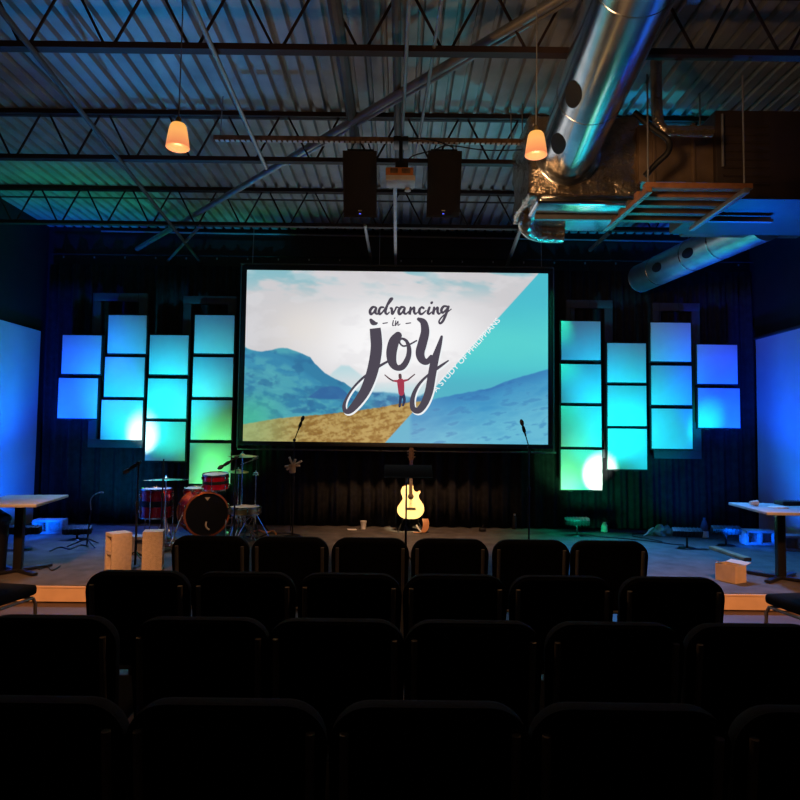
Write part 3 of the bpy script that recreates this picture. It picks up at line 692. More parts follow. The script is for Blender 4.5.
rows = [('front row', 'row nearest the stage', 4.53, 537, [211.5, 291, 370.5, 450, 530.5, 608.5]),
        ('second row', 'second row from the stage', 3.38, 572, [140, 245, 350.5, 455, 561, 671]),
        ('third row', 'third row from the stage', 2.55, 618, [50, 202, 337, 473, 613, 752]),
        ('nearest row', 'row closest to the viewer', 1.78, 697, [30, 229, 429, 628, 828])]
for rn, rg, Y, ty, xs in rows:
    for i, px in enumerate(xs):
        p = at(px, ty, Y)
        who = ords[i] + ' from the left'
        chair(p.x, Y + .245, R(random.uniform(-.5, .5)), f'black padded stacking chair seen from behind, {who} in the {rn}', 'black stacking chairs in the ' + rg)
chair(-2.62 - .30, 4.55, R(-10), 'black padded chair at the far left edge, only its seat in view', 'side section chairs')
chair(2.66 + .31, 4.55, R(10), 'black padded chair at the far right edge, only its seat in view', 'side section chairs')

# ------------------------------------------------------------------ tables and what lies on them
def table(x, y, rz, label, w, d):
    t = thing('pedestal_table', label, 'table', (x, y, SZ), rz, 'pedestal tables on the stage ends')
    MB().box((0, 0, .722), (w, d, .03), .006).build('tabletop', M['table'], t)
    MB().box((0, 0, .70), (.3, .3, .012)).build('mounting_plate', M['black_metal'], t)
    MB().box((0, 0, .36), (.08, .08, .68), .006).build('pedestal', M['black_metal'], t)
    for a_ in (45, 135): MB().box((0, 0, .022), (.68, .06, .03), .008, rot=Euler((0, 0, R(a_))).to_matrix()).build('foot', M['black_metal'], t)
    for a_ in (45, 135, 225, 315): MB().lathe([(.02, 0), (.022, .004), (.01, .01)], 12, Matrix.Translation((.31 * math.cos(R(a_)), .31 * math.sin(R(a_)), 0))).build('glide', M['chrome'], t)
    return t
table(-3.88, 6.62, R(11), 'grey topped pedestal table on the left end of the stage', .62, .98)
table(3.97, 6.72, R(-6), 'grey topped pedestal table on the right end, papers and gear on it', .66, .92)
zt = SZ + .737
def on(px, py): return atz(px, py, zt)
p = on(757, 506); t = thing('paper_cup', 'tipped white paper cup lying on the right table', 'cup', (p.x, p.y, zt + .03), R(10))
MB().lathe([(.022, -.08), (.03, .0), (.031, .002), (.029, .002), (.021, -.078), (.001, -.078)], 20, Matrix.Rotation(R(90), 4, 'Y')).build('cup_body', M['paper'], t)
p = on(778, 508); tag(MB().box((0, 0, .004), (.16, .12, .008), .002, rot=Euler((0, 0, R(15))).to_matrix()).box((.01, .005, .011), (.15, .11, .006), .002, rot=Euler((0, 0, R(4))).to_matrix()).build('paper_stack', M['paper'], None, (p.x, p.y, zt)), 'small stack of white papers on the right table', 'papers')
p = on(795, 506); t = thing('control_box', 'flat black control box on the right table at picture edge', 'controller', (p.x, p.y + .1, zt))
MB().box((0, 0, .022), (.24, .18, .044), .008).build('case', M['black'], t)
for k in range(4): MB().lathe([(.01, 0), (.01, .012), (.006, .014)], 10, Matrix.Translation((-.08 + k * .05, -.04, .044))).build('knob', M['steel'], t)

# ------------------------------------------------------------------ concrete blocks
def block(name, label, loc_, rz, m, orient='lie', grp='concrete blocks on the stage', dims=(.40, .20, .20)):
    """two-core block; 'lie' = cores face the viewer, 'up' = stood on end, cores to the side"""
    w_, h_, d_ = .40, .20, .20; th = .035
    mb = MB()
    mb.box((0, 0, th / 2), (w_, d_, th), .003).box((0, 0, h_ - th / 2), (w_, d_, th), .003)
    for x_ in (-w_ / 2 + th / 2, 0, w_ / 2 - th / 2): mb.box((x_, 0, h_ / 2), (th, d_, h_ - 2 * th + .004))
    mb.box((0, .0, h_ / 2), (w_ - .02, .02, h_ - .03))
    if orient == 'up':
        mt = Matrix(((0, 1, 0), (0, 0, 1), (1, 0, 0)))
        mb.v = [tuple(mt @ Vector(v)) for v in mb.v]
        zmin = min(v[2] for v in mb.v); xm = sum((max(v[0] for v in mb.v), min(v[0] for v in mb.v))) / 2; ym = sum((max(v[1] for v in mb.v), min(v[1] for v in mb.v))) / 2
        mb.v = [(v[0] - xm, v[1] - ym, v[2] - zmin) for v in mb.v]
    o = mb.build(name, m, None, loc_, rz); return tag(o, label, 'concrete block', grp)
p = atz(113, 571, SZ); block('concrete_block', 'tan concrete block on end, left one of the upright pair, holes showing', (p.x + .05, 6.72, SZ), R(44), M['block'], 'up')
p = atz(153, 567, SZ); block('concrete_block', 'tan concrete block on end, solid face forward, beside the microphone stand', (p.x + .03, 6.86, SZ), R(14), M['block'], 'up')
p = atz(150, 546, SZ); block('concrete_block', 'pale block lying behind the two upright tan blocks', (p.x, 7.75, SZ), R(4), M['block_grey'])
p = atz(33, 538, SZ); block('concrete_block', 'block lit violet by the left white wall behind the pedestal table', (p.x + .0, 9.1, SZ), R(6), M['block_grey'])
p = atz(757, 544, SZ); block('concrete_block', 'two holed block beside the right white wall, behind the flood light', (p.x, 8.9, SZ), R(-3), M['block_grey'])
p = atz(792, 549, SZ); block('concrete_block', 'two holed block behind the right table pedestal, nearer the picture edge', (p.x, 8.45, SZ), R(-8), M['block_grey'])
# lumber on stage right
a = atz(712, 549, SZ); b = atz(748, 561, SZ); d = b - a
tag(MB().box((0, 0, .02), (d.length, .09, .038), .003).build('timber_plank', M['pinewood'], None, ((a.x + b.x) / 2, (a.y + b.y) / 2, SZ), math.atan2(d.y, d.x)), 'bare pine plank lying on the stage before the right flood light', 'plank')
# open carton
p = atz(729, 580, SZ)
t = thing('cardboard_box', 'small open cardboard box with raised flaps at right stage front', 'box', (p.x, 6.62, SZ), R(28))
q = MB(); 
for sx, sy, dx, dy in ((0, -1, .17, .006), (0, 1, .17, .006), (-1, 0, .006, .22), (1, 0, .006, .22)): q.box((sx * .085, sy * .11, .085), (dx if dx > .01 else .006, dy if dy > .01 else .006, .17))
q.box((0, 0, .004), (.17, .22, .006)).build('carton_body', M['cardboard'], t)
MB().box((.125, 0, .178), (.09, .22, .005), rot=Euler((0, R(-12), 0)).to_matrix()).build('flap', M['cardboard'], t)
MB().box((-.04, .0, .178), (.09, .21, .005), rot=Euler((0, R(12), 0)).to_matrix()).build('flap', M['cardboard'], t)

# ------------------------------------------------------------------ flood light bars on the stage
def flood(px, py, Y, rz, label, w=.38, tiltd=25, lift=.18):
    p = at(px, py, Y)
    t = thing('flood_light', label, 'stage light', (p.x, Y, SZ), R(rz), 'stage flood lights on the floor')
    MB().lathe([(.10, 0), (.11, .006), (.10, .014), (.001, .016)], 28).tube([(0, 0, .01), (0, 0, lift - .03)], .014, 12).build('stand', M['black_metal'], t)
    MB().box((0, 0, lift - .025), (.10, .05, .02), .004).box((-.05, 0, lift), (.008, .05, .06)).box((.05, 0, lift), (.008, .05, .06)).build('yoke', M['black_metal'], t)
    rt = Euler((R(tiltd), 0, 0)).to_matrix()
    h = MB().box((0, 0, lift + .03), (w, .10, .09), .012, rot=rt); h.build('housing', M['black'], t)
    f = MB()
    for k in range(7): f.box(((k - 3) * w / 8, -.0, lift + .03), (.004, .112, .10), rot=rt)
    f.build('cooling_fin', M['black_metal'], t)
    MB().box((0, -.052, lift + .045), (.07, .006, .018), .002, rot=rt).build('control_plate', M['steel'], t)
flood(687, 538, 8.5, -8, 'black flood light bar on round base, left one of the pair at stage right')
flood(726, 540, 8.75, -4, 'black flood light bar right next to the violet lit block at stage right')
flood(577, 524, 9.45, -6, 'black flood light bar under the green lit panel column right of the screen', .36)
flood(77, 538, 8.6, 12, 'black flood light bar on the blue lit carpet at stage left', .36, 30, .10)
flood(23, 541, 7.9, 8, 'black flood light bar behind the left table pedestal', .40, 10, .20)

# ------------------------------------------------------------------ stands
def tripod(mb, r, h, ph=20, n=3, t=.008):
    for k in range(n):
        a_ = R(ph + 360 * k / n); mb.tube([(0, 0, h), (r * math.cos(a_), r * math.sin(a_), .012)], t, 8)
    return mb
def mic_body(mb, p, d, s=1):
    q = Vector(d).normalized().to_track_quat('Z', 'Y').to_matrix().to_4x4(); mt = Matrix.Translation(Vector(p)) @ q
    mb.lathe([(.001, -.17 * s), (.011 * s, -.168 * s), (.015 * s, -.03 * s), (.022 * s, -.02 * s)], 16, mt); return mt
def mic_stand(px_top, py_top, px_base, Y, label, elbow=None, base='round', head=True, mcol='black', ph=20, boom_r=.007, br=.28):
    b = at(px_base, 434, Y); top = at(px_top, py_top, Y)
    t = thing('microphone_stand', label, 'microphone stand', (b.x, Y, SZ), 0, 'microphone stands on stage')
    L = lambda p_: Vector((p_.x - b.x, 0, p_.z - SZ))
    if base == 'round': MB().lathe([(.125, 0), (.13, .008), (.12, .02), (.03, .03), (.001, .03)], 32).build('base', M['black_metal'], t)
    else: tripod(MB(), br, .16, ph).build('base', M['black_metal'], t)
    e = L(elbow) if elbow else L(top)
    MB().tube([(0, 0, .02), (0, 0, e.z * .6)], .012, 12).tube([(0, 0, e.z * .6), (0, 0, e.z)], .009, 12).build('pole', M['black_metal'], t)
    MB().lathe([(.017, -.03), (.019, -.02), (.019, .02), (.015, .03)], 14, Matrix.Translation((0, 0, e.z * .6))).build('clutch', M['black'], t)
    tp = L(top)
    if elbow:
        e.x = 0
        d = (tp - e); MB().tube([e - d * .25, tp], boom_r, 8).build('boom', M['black_metal'], t)
        MB().lathe([(.02, -.02), (.02, .02)], 14, Matrix.Translation(e) @ Matrix.Rotation(R(90), 4, 'X')).build('boom_joint', M['black'], t)
    else: d = Vector((0, -.3, 1))
    if head:
        m_ = MB(); mt = mic_body(m_, tp, d); mm = m_.build('microphone', M['black'], t)
        MB().lathe([(.001, .05), (.012, .045), (.024, .025), (.026, .005), (.022, -.02)], 18, mt).build('mic_grille', M['frame_dark'] if mcol == 'black' else M[mcol], mm)
        MB().lathe([(.018, -.12), (.022, -.10), (.02, -.05)], 12, mt).build('mic_clip', M['black'], t)
    return t, L
s1, L1 = mic_stand(302.5, 419, 294.5, 9.0, 'black microphone stand left of centre with wooden drumstick holder clamped on', at(294.5, 440, 9.0), 'round')
q = L1(at(293.5, 468, 9.0))
hd = MB().lathe([(.03, -.07), (.045, -.06), (.05, .02), (.055, .05), (.045, .05), (.04, .0)], 14, Matrix.Translation(q + Vector((-.01, -.03, 0)))); hd.build('clamp_pouch', M['cardboard'], s1)
wd = MB()
for (ax_, az_) in ((-9, 3), (-4, -9), (10, -4), (3, -6), (-7, 7), (8, 2)):
    e_ = L1(at(293.5 + ax_ * .9, 464 + az_ * .8, 9.0)); wd.tube([q + Vector((0, -.04, .03)), e_ + Vector((0, -.06, 0))], .016, 8)
wd.build('wooden_pegs', M['block'], s1)
MB().tube([L1(at(290, 470, 9)), L1(at(290, 500, 9)), L1(at(290.5, 531, 9))], .006, 6, smooth=5).build('cable', M['black'], s1)
mic_stand(522, 423, 529, 8.0, 'black microphone stand right of the guitar with its boom tilted left', at(526, 447, 8.0), 'round', mcol='strut')
s3, L3 = mic_stand(127, 471, 139.5, 6.95, 'tall black boom microphone stand between the two upright tan blocks', at(141, 463, 6.95), 'tripod', ph=80)
mic_stand(221, 467, 236.5, 8.0, 'black boom microphone aimed at the small rack tom drum', at(238, 458, 8.0), 'tripod', ph=40, br=.16)
mic_stand(163, 459, 164.5, 7.9, 'slim straight black stand in front of the floor tom drum', None, 'round', head=False)
# thin gooseneck stand
b = at(91, 434, 8.1); t = thing('gooseneck_stand', 'thin black tripod stand with gooseneck curving right at stage left', 'stand', (b.x, 8.1, SZ))
tripod(MB(), .22, .10, 200).build('base', M['black_metal'], t)
LL = lambda px, py: Vector((at(px, py, 8.1).x - b.x, 0, at(px, py, 8.1).z - SZ))
MB().tube([(0, 0, .02), LL(91, 510)], .010, 10).build('pole', M['black_metal'], t)
MB().tube([LL(91, 510), LL(90.5, 501), LL(93, 496), LL(98, 493), (LL(103.5, 492.5))], [.007, .007, .007, .007, .009], 8, smooth=6).build('gooseneck', M['steel'], t)

# music stand
Y = 6.7; b = at(407, 434, Y); t = thing('music_stand', 'black music stand with wide tilted desk in front of the guitar', 'music stand', (b.x, Y, SZ))
ql = at(384.5, 465, Y + .1); qr = at(432, 466.5, Y + .1); Lz = ql.z - SZ; cxx = (ql.x + qr.x) / 2 - b.x
rt = Euler((R(-62), 0, 0)).to_matrix()
MB().box((cxx, .02, Lz - .06), (qr.x - ql.x, .008, .26), .003, rot=rt).box((cxx, -.12, Lz - .115), (qr.x - ql.x, .05, .006), .002).build('desk', M['desk'], t)
MB().tube([(0, 0, .25), (0, 0, Lz - .09)], .009, 12).tube([(0, 0, .05), (0, 0, .5)], .013, 12).build('pole', M['black_metal'], t)
MB().lathe([(.001, .012), (.018, .008), (.02, -.008), (.012, -.02), (.008, -.05)], 16, Matrix.Translation((0, -.06, Lz - .115))).build('tilt_knob', M['chrome'], t)
tripod(MB(), .26, .22, 90, 3, .009).build('base', M['black_metal'], t)

# ------------------------------------------------------------------ guitar on its stand
YG = 9.6; GS = at(410.5, 519, YG)
def guitar():
    t = thing('acoustic_guitar', 'pale spruce acoustic guitar with cutaway resting on its stand, brightly lit', 'guitar', (GS.x, YG, GS.z))
    # half outlines (x, z) of the body measured from the lower bout upwards, in metres
    Pt = [(0, 0), (.08, .005), (.145, .035), (.19, .09), (.203, .16), (.185, .225), (.15, .275), (.125, .32), (.122, .36), (.142, .40), (.135, .425), (.10, .405), (.06, .415), (.035, .46), (.03, .50)]
    Lf = [(-.03, .505), (-.08, .50), (-.125, .475), (-.147, .43), (-.145, .38), (-.125, .33), (-.125, .29), (-.155, .24), (-.19, .19), (-.203, .14), (-.19, .08), (-.145, .03), (-.08, .005)]
    q = [(x_, z_, 0) for x_, z_ in Pt + Lf]; q = [(a_, b_) for a_, b_, _ in cr(q + [q[0]], 5)][:-1]
    out = [(x_, z_) for x_, z_ in q]
    MB().prism(out, -.03, .062).build('body', M['guitar_side'], t, angle=40)
    ins = []; n_ = len(out)
    tp = MB().prism([(x_ * .985, .25 + (z_ - .25) * .985) for x_, z_ in out], -.035, -.029); tp.build('soundboard', M['guitar_top'], t)
    k = [(.045 * math.cos(2 * PI * i / 28), .335 + .045 * math.sin(2 * PI * i / 28)) for i in range(28)]
    MB().prism(k, -.0365, -.034).build('sound_hole', M['rosewood'], t)
    MB().box((0, -.040, .16), (.15, .010, .028), .004).box((0, -.047, .165), (.075, .004, .006)).build('bridge', M['rosewood'], t)
    MB().box((0, -.040, .62), (.046, .022, .46), .006).build('neck', M['guitar_side'], t)
    MB().box((0, -.053, .60), (.048, .006, .54)).build('fretboard', M['rosewood'], t)
    fb = MB()
    for i in range(14): fb.box((0, -.0565, .86 - .86 * (1 - 2 ** (-i / 12)) * .62), (.048, .002, .003))
    fb.build('frets', M['chrome'], t)
    hd = MB().prism([(-.027, .86), (.027, .86), (.038, .90), (.034, 1.05), (.012, 1.062), (-.012, 1.062), (-.034, 1.05), (-.038, .90)], -.05, -.034).build('headstock', M['rosewood'], t)
    for sx in (-1, 1):
        for i in range(3): MB().box((sx * .048, -.04, .92 + i * .045), (.02, .012, .018), .003).tube([(sx * .018, -.05, .92 + i * .045), (sx * .018, -.064, .92 + i * .045)], .006, 8).build('tuning_peg', M['chrome'], t)
    st_ = MB()
    for i in range(6): st_.tube([(-.018 + i * .0072, -.058, .865), (-.026 + i * .0104, -.052, .165)], .0009, 4)
    st_.build('strings', M['chrome'], t)
    return t
g = guitar()
t = thing('guitar_stand', 'small black folding guitar stand holding the pale guitar', 'stand', (GS.x, YG + .03, SZ))
gz = GS.z - SZ
for sx in (-1, 1): MB().tube([(0, .14, gz + .1), (sx * .10, .06, gz - .02), (sx * .19, -.10, .012)], .008, 8).build('leg', M['black_metal'], t)
MB().tube([(0, .14, gz + .1), (0, .30, .012)], .008, 8).build('leg', M['black_metal'], t)
MB().tube([(-.12, -.08, gz - .012), (-.12, -.0, gz - .014), (-.06, .10, gz - .0), (0, .13, gz + .02), (.06, .10, gz), (.12, 0, gz - .014), (.12, -.08, gz - .012)], .007, 8, smooth=5).build('cradle', M['black'], t)
MB().tube([(0, .14, gz + .1), (0, .12, gz + .45)], .008, 8).build('upright', M['black_metal'], t)
# folded gig-card / leather strap leaning by the stand
p = at(423, 527, 9.55)
t = thing('shoulder_strap', 'orange brown leather guitar strap draped beside the guitar stand', 'strap', (p.x, 9.55, SZ))
pts = [(.03, 0, .20), (.045, -.02, .14), (.03, -.05, .06), (-.02, -.07, .012), (-.10, -.06, .012)]
q = MB(); qq = cr(pts, 6); vs = []
for i, p_ in enumerate(qq): vs += [(p_[0] - .045, p_[1], p_[2]), (p_[0] + .045, p_[1] + .02, p_[2] + .002), (p_[0] + .045, p_[1] + .026, p_[2] + .006), (p_[0] - .045, p_[1] + .006, p_[2] + .006)]
q.add(vs, [(4 * i + k, 4 * i + (k + 1) % 4, 4 * i + 4 + (k + 1) % 4, 4 * i + 4 + k) for i in range(len(qq) - 1) for k in range(4)] + [(0, 3, 2, 1), tuple(4 * (len(qq) - 1) + k for k in range(4))])
q.build('leather_band', M['wood'], t)
MB().tube([(-.03, -.06, .02), (-.07, -.05, .07), (-.10, -.04, .12)], .012, 8, smooth=4).build('strap_tail', M['paper'], t)

# small things on the stage floor
p = atz(364.5, 526, SZ); t = thing('paper_cup', 'small white paper cup standing on the stage left of the guitar', 'cup', (p.x, 9.85, SZ))
MB().lathe([(.001, .003), (.035, .003), (.036, 0), (.05, .12), (.053, .124), (.049, .124), (.034, .006), (.001, .006)], 24).build('cup_body', M['paper'], t)
p = atz(352, 530, SZ); tag(MB().box((0, 0, .008), (.14, .06, .004), rot=Euler((R(8), R(4), R(20))).to_matrix()).build('paper_scrap', M['paper'], None, (p.x, p.y, SZ)), 'crumpled white paper scrap on the stage floor left of the cup', 'paper')
p = atz(514.5, 529, SZ); t = thing('water_bottle', 'tall dark bottle standing on the stage left of the right microphone stand', 'bottle', (p.x, p.y, SZ))
MB().lathe([(.001, 0), (.034, 0), (.036, .01), (.036, .17), (.02, .205), (.015, .215), (.001, .215)], 24).build('bottle_body', M['black'], t)
MB().lathe([(.018, .21), (.018, .235), (.001, .236)], 18).build('cap', M['badge'], t)
p = atz(596.5, 528, SZ); t = thing('small_jar', 'small amber jar beside the curtain hem right of the flood light', 'jar', (p.x, 9.88, SZ))
MB().lathe([(.001, 0), (.05, 0), (.052, .01), (.048, .10), (.03, .12), (.03, .15), (.001, .15)], 20).build('jar_body', M['block'], t)
p = atz(696, 535, SZ); t = thing('plastic_bottle', 'pale plastic bottle by the curtain behind the right flood lights', 'bottle', (p.x, 9.4, SZ))
MB().lathe([(.001, 0), (.05, 0), (.054, .012), (.05, .10), (.054, .17), (.03, .24), (.018, .26), (.018, .29), (.001, .29)], 20).build('bottle_body', M['frame_dark'], t)
MB().lathe([(.056, .01), (.058, .02), (.055, .08), (.051, .10)], 20, cap=False).build('label_band', M['paper'], t)
# crumpled bag
p = atz(653, 532, SZ); bm = bmesh.new(); bmesh.ops.create_icosphere(bm, subdivisions=4, radius=1)
from mathutils import noise
for v in bm.verts:
    q_ = v.co.copy(); n_ = noise.noise(q_ * 2.2) * .35 + noise.noise(q_ * 6) * .15
    v.co = Vector((q_.x * .19 * (1 + n_), q_.y * .11 * (1 + n_), max(0, q_.z * (1 + n_) * .14)))
bm.verts.index_update(); mb = MB().add([v.co.copy() for v in bm.verts], [[v.index for v in f.verts] for f in bm.faces]); bm.free()
tag(mb.build('plastic_bag', M['cap_green'], None, (p.x, 9.6, SZ), angle=60), 'crumpled green tinted plastic bag on stage below the turquoise panels', 'plastic bag')
tag(MB().tube([(-.0, 0, 0), (.06, .02, .03), (.12, .04, .09), (.17, .06, .11)], [.006, .012, .012, .005], 8, smooth=5).build('paper_roll', M['paper'], None, (p.x - .30, 9.5, SZ + .008)), 'white curled strip of paper against the green plastic bag', 'paper')

# stage cables
def cable(pts, label, r=.008, m='black'):
    P_ = [atz(x_, y_, SZ + r) for x_, y_ in pts]; o_ = P_[0]
    tag(MB().tube([q_ - o_ for q_ in P_], r, 6, smooth=7).build('cable', M[m], None, o_), label, 'cable', 'cables on the stage floor')
cable([(580, 533), (592, 535.5), (605, 537), (625, 538.5), (650, 541), (672, 544), (684, 545)], 'black cable snaking between the green lit flood light and the stage right pair')
cable([(648, 533), (634, 534), (633, 536), (645, 538), (662, 541.5)], 'black cable looping out from under the plastic bag')
cable([(247, 536), (256, 538), (268, 534), (285, 533), (300, 535)], 'black cable lying between drum kit and the left microphone stand')
cable([(50, 551), (60, 547), (70, 549), (80, 545), (88, 546)], 'black cable on the carpet left of the gooseneck stand')
cable([(32, 566), (40, 569), (46, 565), (52, 570), (60, 566)], 'thin cable curling at the foot of the left table')
cable([(480, 522.5), (470, 524), (455, 523), (440, 526), (428, 526)], 'black cable leading right from the guitar stand')
cable([(250, 533), (258, 530.5), (266, 532.5), (273, 531), (276, 534)], 'orange cable heap on the carpet right of the drum kit', .014, 'wood')
a = atz(476, 524, SZ); t = tag(MB().box((0, 0, .03), (.10, .08, .05), .015).tube([(0, 0, .05), (.01, 0, .10)], .012, 8).build('foot_pedal', M['black'], None, (a.x, 9.75, SZ)), 'small black pedal on the floor right of the guitar', 'pedal')

# ------------------------------------------------------------------ rubbish bin at the left edge
p = atz(2, 570, SZ); t = thing('rubbish_bin', 'tall black rubbish bin with bag stuffed on top at the left edge', 'bin', (-4.13, 6.55, SZ))
MB().lathe([(.001, 0), (.14, 0), (.145, .02), (.16, .49), (.17, .50), (.17, .53), (.155, .53), (.14, .03), (.001, .03)], 36).build('bin_body', M['black'], t)
bm = bmesh.new(); bmesh.ops.create_icosphere(bm, subdivisions=4, radius=1)
for v in bm.verts:
    q_ = v.co.copy(); n_ = noise.noise(q_ * 1.7 + Vector((4, 0, 0))) * .35 + noise.noise(q_ * 5) * .15
    v.co = Vector((q_.x * .17 * (1 + n_ * .5), q_.y * .16 * (1 + n_ * .5), .54 + q_.z * (.09 + .06 * n_)))
bm.verts.index_update(); MB().add([v.co.copy() for v in bm.verts], [[v.index for v in f.verts] for f in bm.faces]).build('bin_bag', M['liner'], t, angle=60); bm.free()

# ------------------------------------------------------------------ drum kit
def shell(mb_name, r, h, parent, mt, lugs=6, band=True, m='red', head='drum_head', hoop='chrome'):
    """drum along local z from 0 to h, placed by mt"""
    MB().lathe([(r, .012), (r, h * .36), (r, h * .36 + .001), (r, h * .62), (r, h - .012)], 44, mt).build('drum_shell', M[m], parent, angle=60)
    if band: MB().lathe([(r + .002, h * .40), (r + .003, h * .41), (r + .003, h * .60), (r + .002, h * .61)], 44, mt, cap=False).build('black_band', M['black'], parent)
    for z_, s_ in ((0, 1), (h, -1)):
        MB().lathe([(r + .004, z_ - .008), (r + .012, z_ - .006), (r + .012, z_ + .012), (r + .004, z_ + .012), (r - .004, z_ + .012 if s_ > 0 else z_ - .006), (r - .004, z_ - .008), (r + .004, z_ - .008)], 44, mt, cap=False).build('hoop', M[hoop], parent)
        MB().lathe([(.001, z_ + (.002 if s_ < 0 else -.002)), (r - .002, z_ + (.0 if s_ < 0 else 0))], 40, mt).build('drum_head', M[head if s_ < 0 else head], parent)
    q = MB()
    for k in range(lugs):
        a_ = 2 * PI * (k + .5) / lugs; c_ = Vector((math.cos(a_) * (r + .012), math.sin(a_) * (r + .012), 0))
        for zz_ in (h * .22, h * .78): q.v += []; b_ = MB().box((0, 0, 0), (.022, .018, .04), .004); q.add([mt @ (Matrix.Rotation(a_, 3, 'Z') @ Vector(v) + c_ + Vector((0, 0, zz_))) for v in b_.v], b_.f)
        q.tube([mt @ (c_ + Vector((0, 0, .0))), mt @ (c_ + Vector((0, 0, h)))], .003, 6)
    q.build('tuning_lugs', M['chrome'], parent)
Y = 8.55
kc = at(207, 514.5, Y)
RB = .29
t = thing('bass_drum', 'red lacquered bass drum with black front head facing right', 'bass drum', (kc.x, Y, SZ), 0, 'red drum kit')
zc = kc.z - SZ
ang = R(-118 + 46)  # direction the front faces
fd = Vector((math.sin(R(31)) * 1, -math.cos(R(31)), 0))
mt = Matrix.Translation(Vector((0, 0, zc)) - fd * .42) @ fd.to_track_quat('Z', 'Y').to_matrix().to_4x4()
MB().lathe([(RB - .012, .0), (RB - .006, .01), (RB - .006, .41)], 60, mt).build('drum_shell', M['red'], t, angle=60)
for z_ in (0, .41): MB().lathe([(RB - .012, z_ - .02), (RB + .012, z_ - .018), (RB + .014, z_ + .012), (RB - .012, z_ + .018), (RB - .012, z_ - .02)], 60, mt, cap=False).build('hoop', M['hoop'], t)
MB().lathe([(.001, .418), (RB - .012, .414)], 60, mt).build('front_head', M['head_black'], t)
# port hole ring with beater visible and crest badge
mh = mt @ Matrix.Translation((-.10, 0, .421))
MB().prism([(-.035, .225), (.035, .225), (.0, .185)], -.002, .002, Matrix.Translation(Vector((0, 0, zc))  + fd * .003) @ Matrix.Rotation(math.atan2(fd.x, -fd.y), 4, 'Z')).build('crest', M['block'], t)
frm = Matrix.Translation(Vector((0, 0, zc)) + fd * .004) @ Matrix.Rotation(math.atan2(fd.x, -fd.y), 4, 'Z')
MB().tube([frm @ Vector((.06 + .075 * math.cos(a_), -.004, -.13 + .075 * math.sin(a_))) for a_ in [R(k) for k in range(150, 260, 10)]], .012, 6).build('port_rim', M['block'], t)
for k in range(8):
    q = MB(); a_ = 2 * PI * (k + .5) / 8; c_ = Vector((math.cos(a_) * (RB + .018), math.sin(a_) * (RB + .018), 0)); q.tube([mt @ (c_ + Vector((0, 0, -.02))), mt @ (c_ + Vector((0, 0, .43)))], .004, 6); q.tube([mt @ (c_ + Vector((0, 0, .385))), mt @ (c_ + Vector((0, 0, .435)))], .012, 8); q.tube([mt @ (c_ + Vector((0, 0, .10))), mt @ (c_ + Vector((0, 0, .16)))], .014, 8); q.build('tension_rod', M['chrome'], t)
for sx in (-1, 1): MB().tube([mt @ Vector((sx * RB * .97, .03, .3)), Vector((sx * .36 * fd.y * -1 - .02, sx * .3 * fd.x - .28, .012))], .009, 8).build('spur', M['chrome'], t)
def drum(name, label, px, py_top, Yd, r, h, legs=False, tilt=0, parent_leg=None, cat='drum'):
    c_ = at(px, py_top, Yd); t = thing(name, label, cat, (c_.x, Yd, SZ), 0, 'red drum kit'); zt_ = c_.z - SZ
    mt = Matrix.Translation((0, 0, zt_ - h)) @ Matrix.Rotation(R(tilt), 4, 'X')
    shell(name, r, h, t, mt)
    if legs:
        for k in range(3):
            a_ = R(30 + 120 * k); MB().tube([(math.cos(a_) * (r + .02), math.sin(a_) * (r + .02), zt_ - h * .4), (math.cos(a_) * (r + .02), math.sin(a_) * (r + .02), .05), (math.cos(a_) * (r + .05), math.sin(a_) * (r + .05), .01)], .007, 8).build('leg', M['chrome'], t)
    return t, zt_
drum('floor_tom', 'big red floor tom drum with black band at the left of the kit', 157, 489, 8.75, .20, .38, True)
tt, zt_ = drum('rack_tom', 'small red rack tom drum with black band above the bass drum', 216, 474, 8.75, .165, .20, False, 6)
MB().tube([(-.02, .05, zt_ - .17), (-.05, .04, .66)], .014, 10).build('mount_post', M['chrome'], tt)
tt, zt_ = drum('rack_tom', 'second red rack tom half hidden behind the bass drum', 196, 488, 9.0, .15, .18, False, 4)
MB().tube([(.02, -.05, zt_ - .17), (.06, -.10, .60)], .014, 10).build('mount_post', M['chrome'], tt)
# snare on its stand
c_ = at(245, 507, 8.55); t = thing('snare_drum', 'pale topped snare drum on chrome stand right of the bass drum', 'snare drum', (c_.x, 8.55, SZ), 0, 'red drum kit'); zz = c_.z - SZ
mt = Matrix.Translation((0, 0, zz - .09)); shell('snare', .20, .09, t, mt, 8, False, 'brass')
q = MB().tube([(0, 0, zz - .10), (0, 0, .22)], .012, 10); tripod(q, .24, .25, 10, 3, .008)
for k in range(3): a_ = R(60 + 120 * k); q.tube([(0, 0, zz - .2), (.19 * math.cos(a_), .19 * math.sin(a_), zz - .10)], .007, 8)
q.build('snare_stand', M['chrome'], t)
def cymbal(px, py, Yd, r, label, tilt=(0, 0), lr=.2, m='brass', name='cymbal_stand'):
    c_ = at(px, py, Yd); t = thing(name, label, 'cymbal', (c_.x, Yd, SZ), 0, 'cymbals around the drum kit'); h = c_.z - SZ
    mt = Matrix.Translation((0, 0, h)) @ Matrix.Rotation(R(tilt[0]), 4, 'X') @ Matrix.Rotation(R(tilt[1]), 4, 'Y')
    MB().lathe([(.004, .028), (.02, .026), (.032, .016), (.036, .008), (r * .6, .0), (r, -.012), (r * .6, -.003), (.034, .005), (.02, .022), (.004, .024)], 48, mt).build('cymbal', M[m], t)
    MB().lathe([(.001, .05), (.010, .045), (.010, .03), (.016, .028)], 12, mt).build('wing_nut', M['chrome'], t)
    q = MB().tube([(0, 0, h + .02), (0, 0, .3)], .009, 10).tube([(0, 0, h * .62), (0, 0, .2)], .013, 10); tripod(q, lr, .36, 15 + px, 3, .009); q.build('stand', M['chrome'], t)
    return t, h
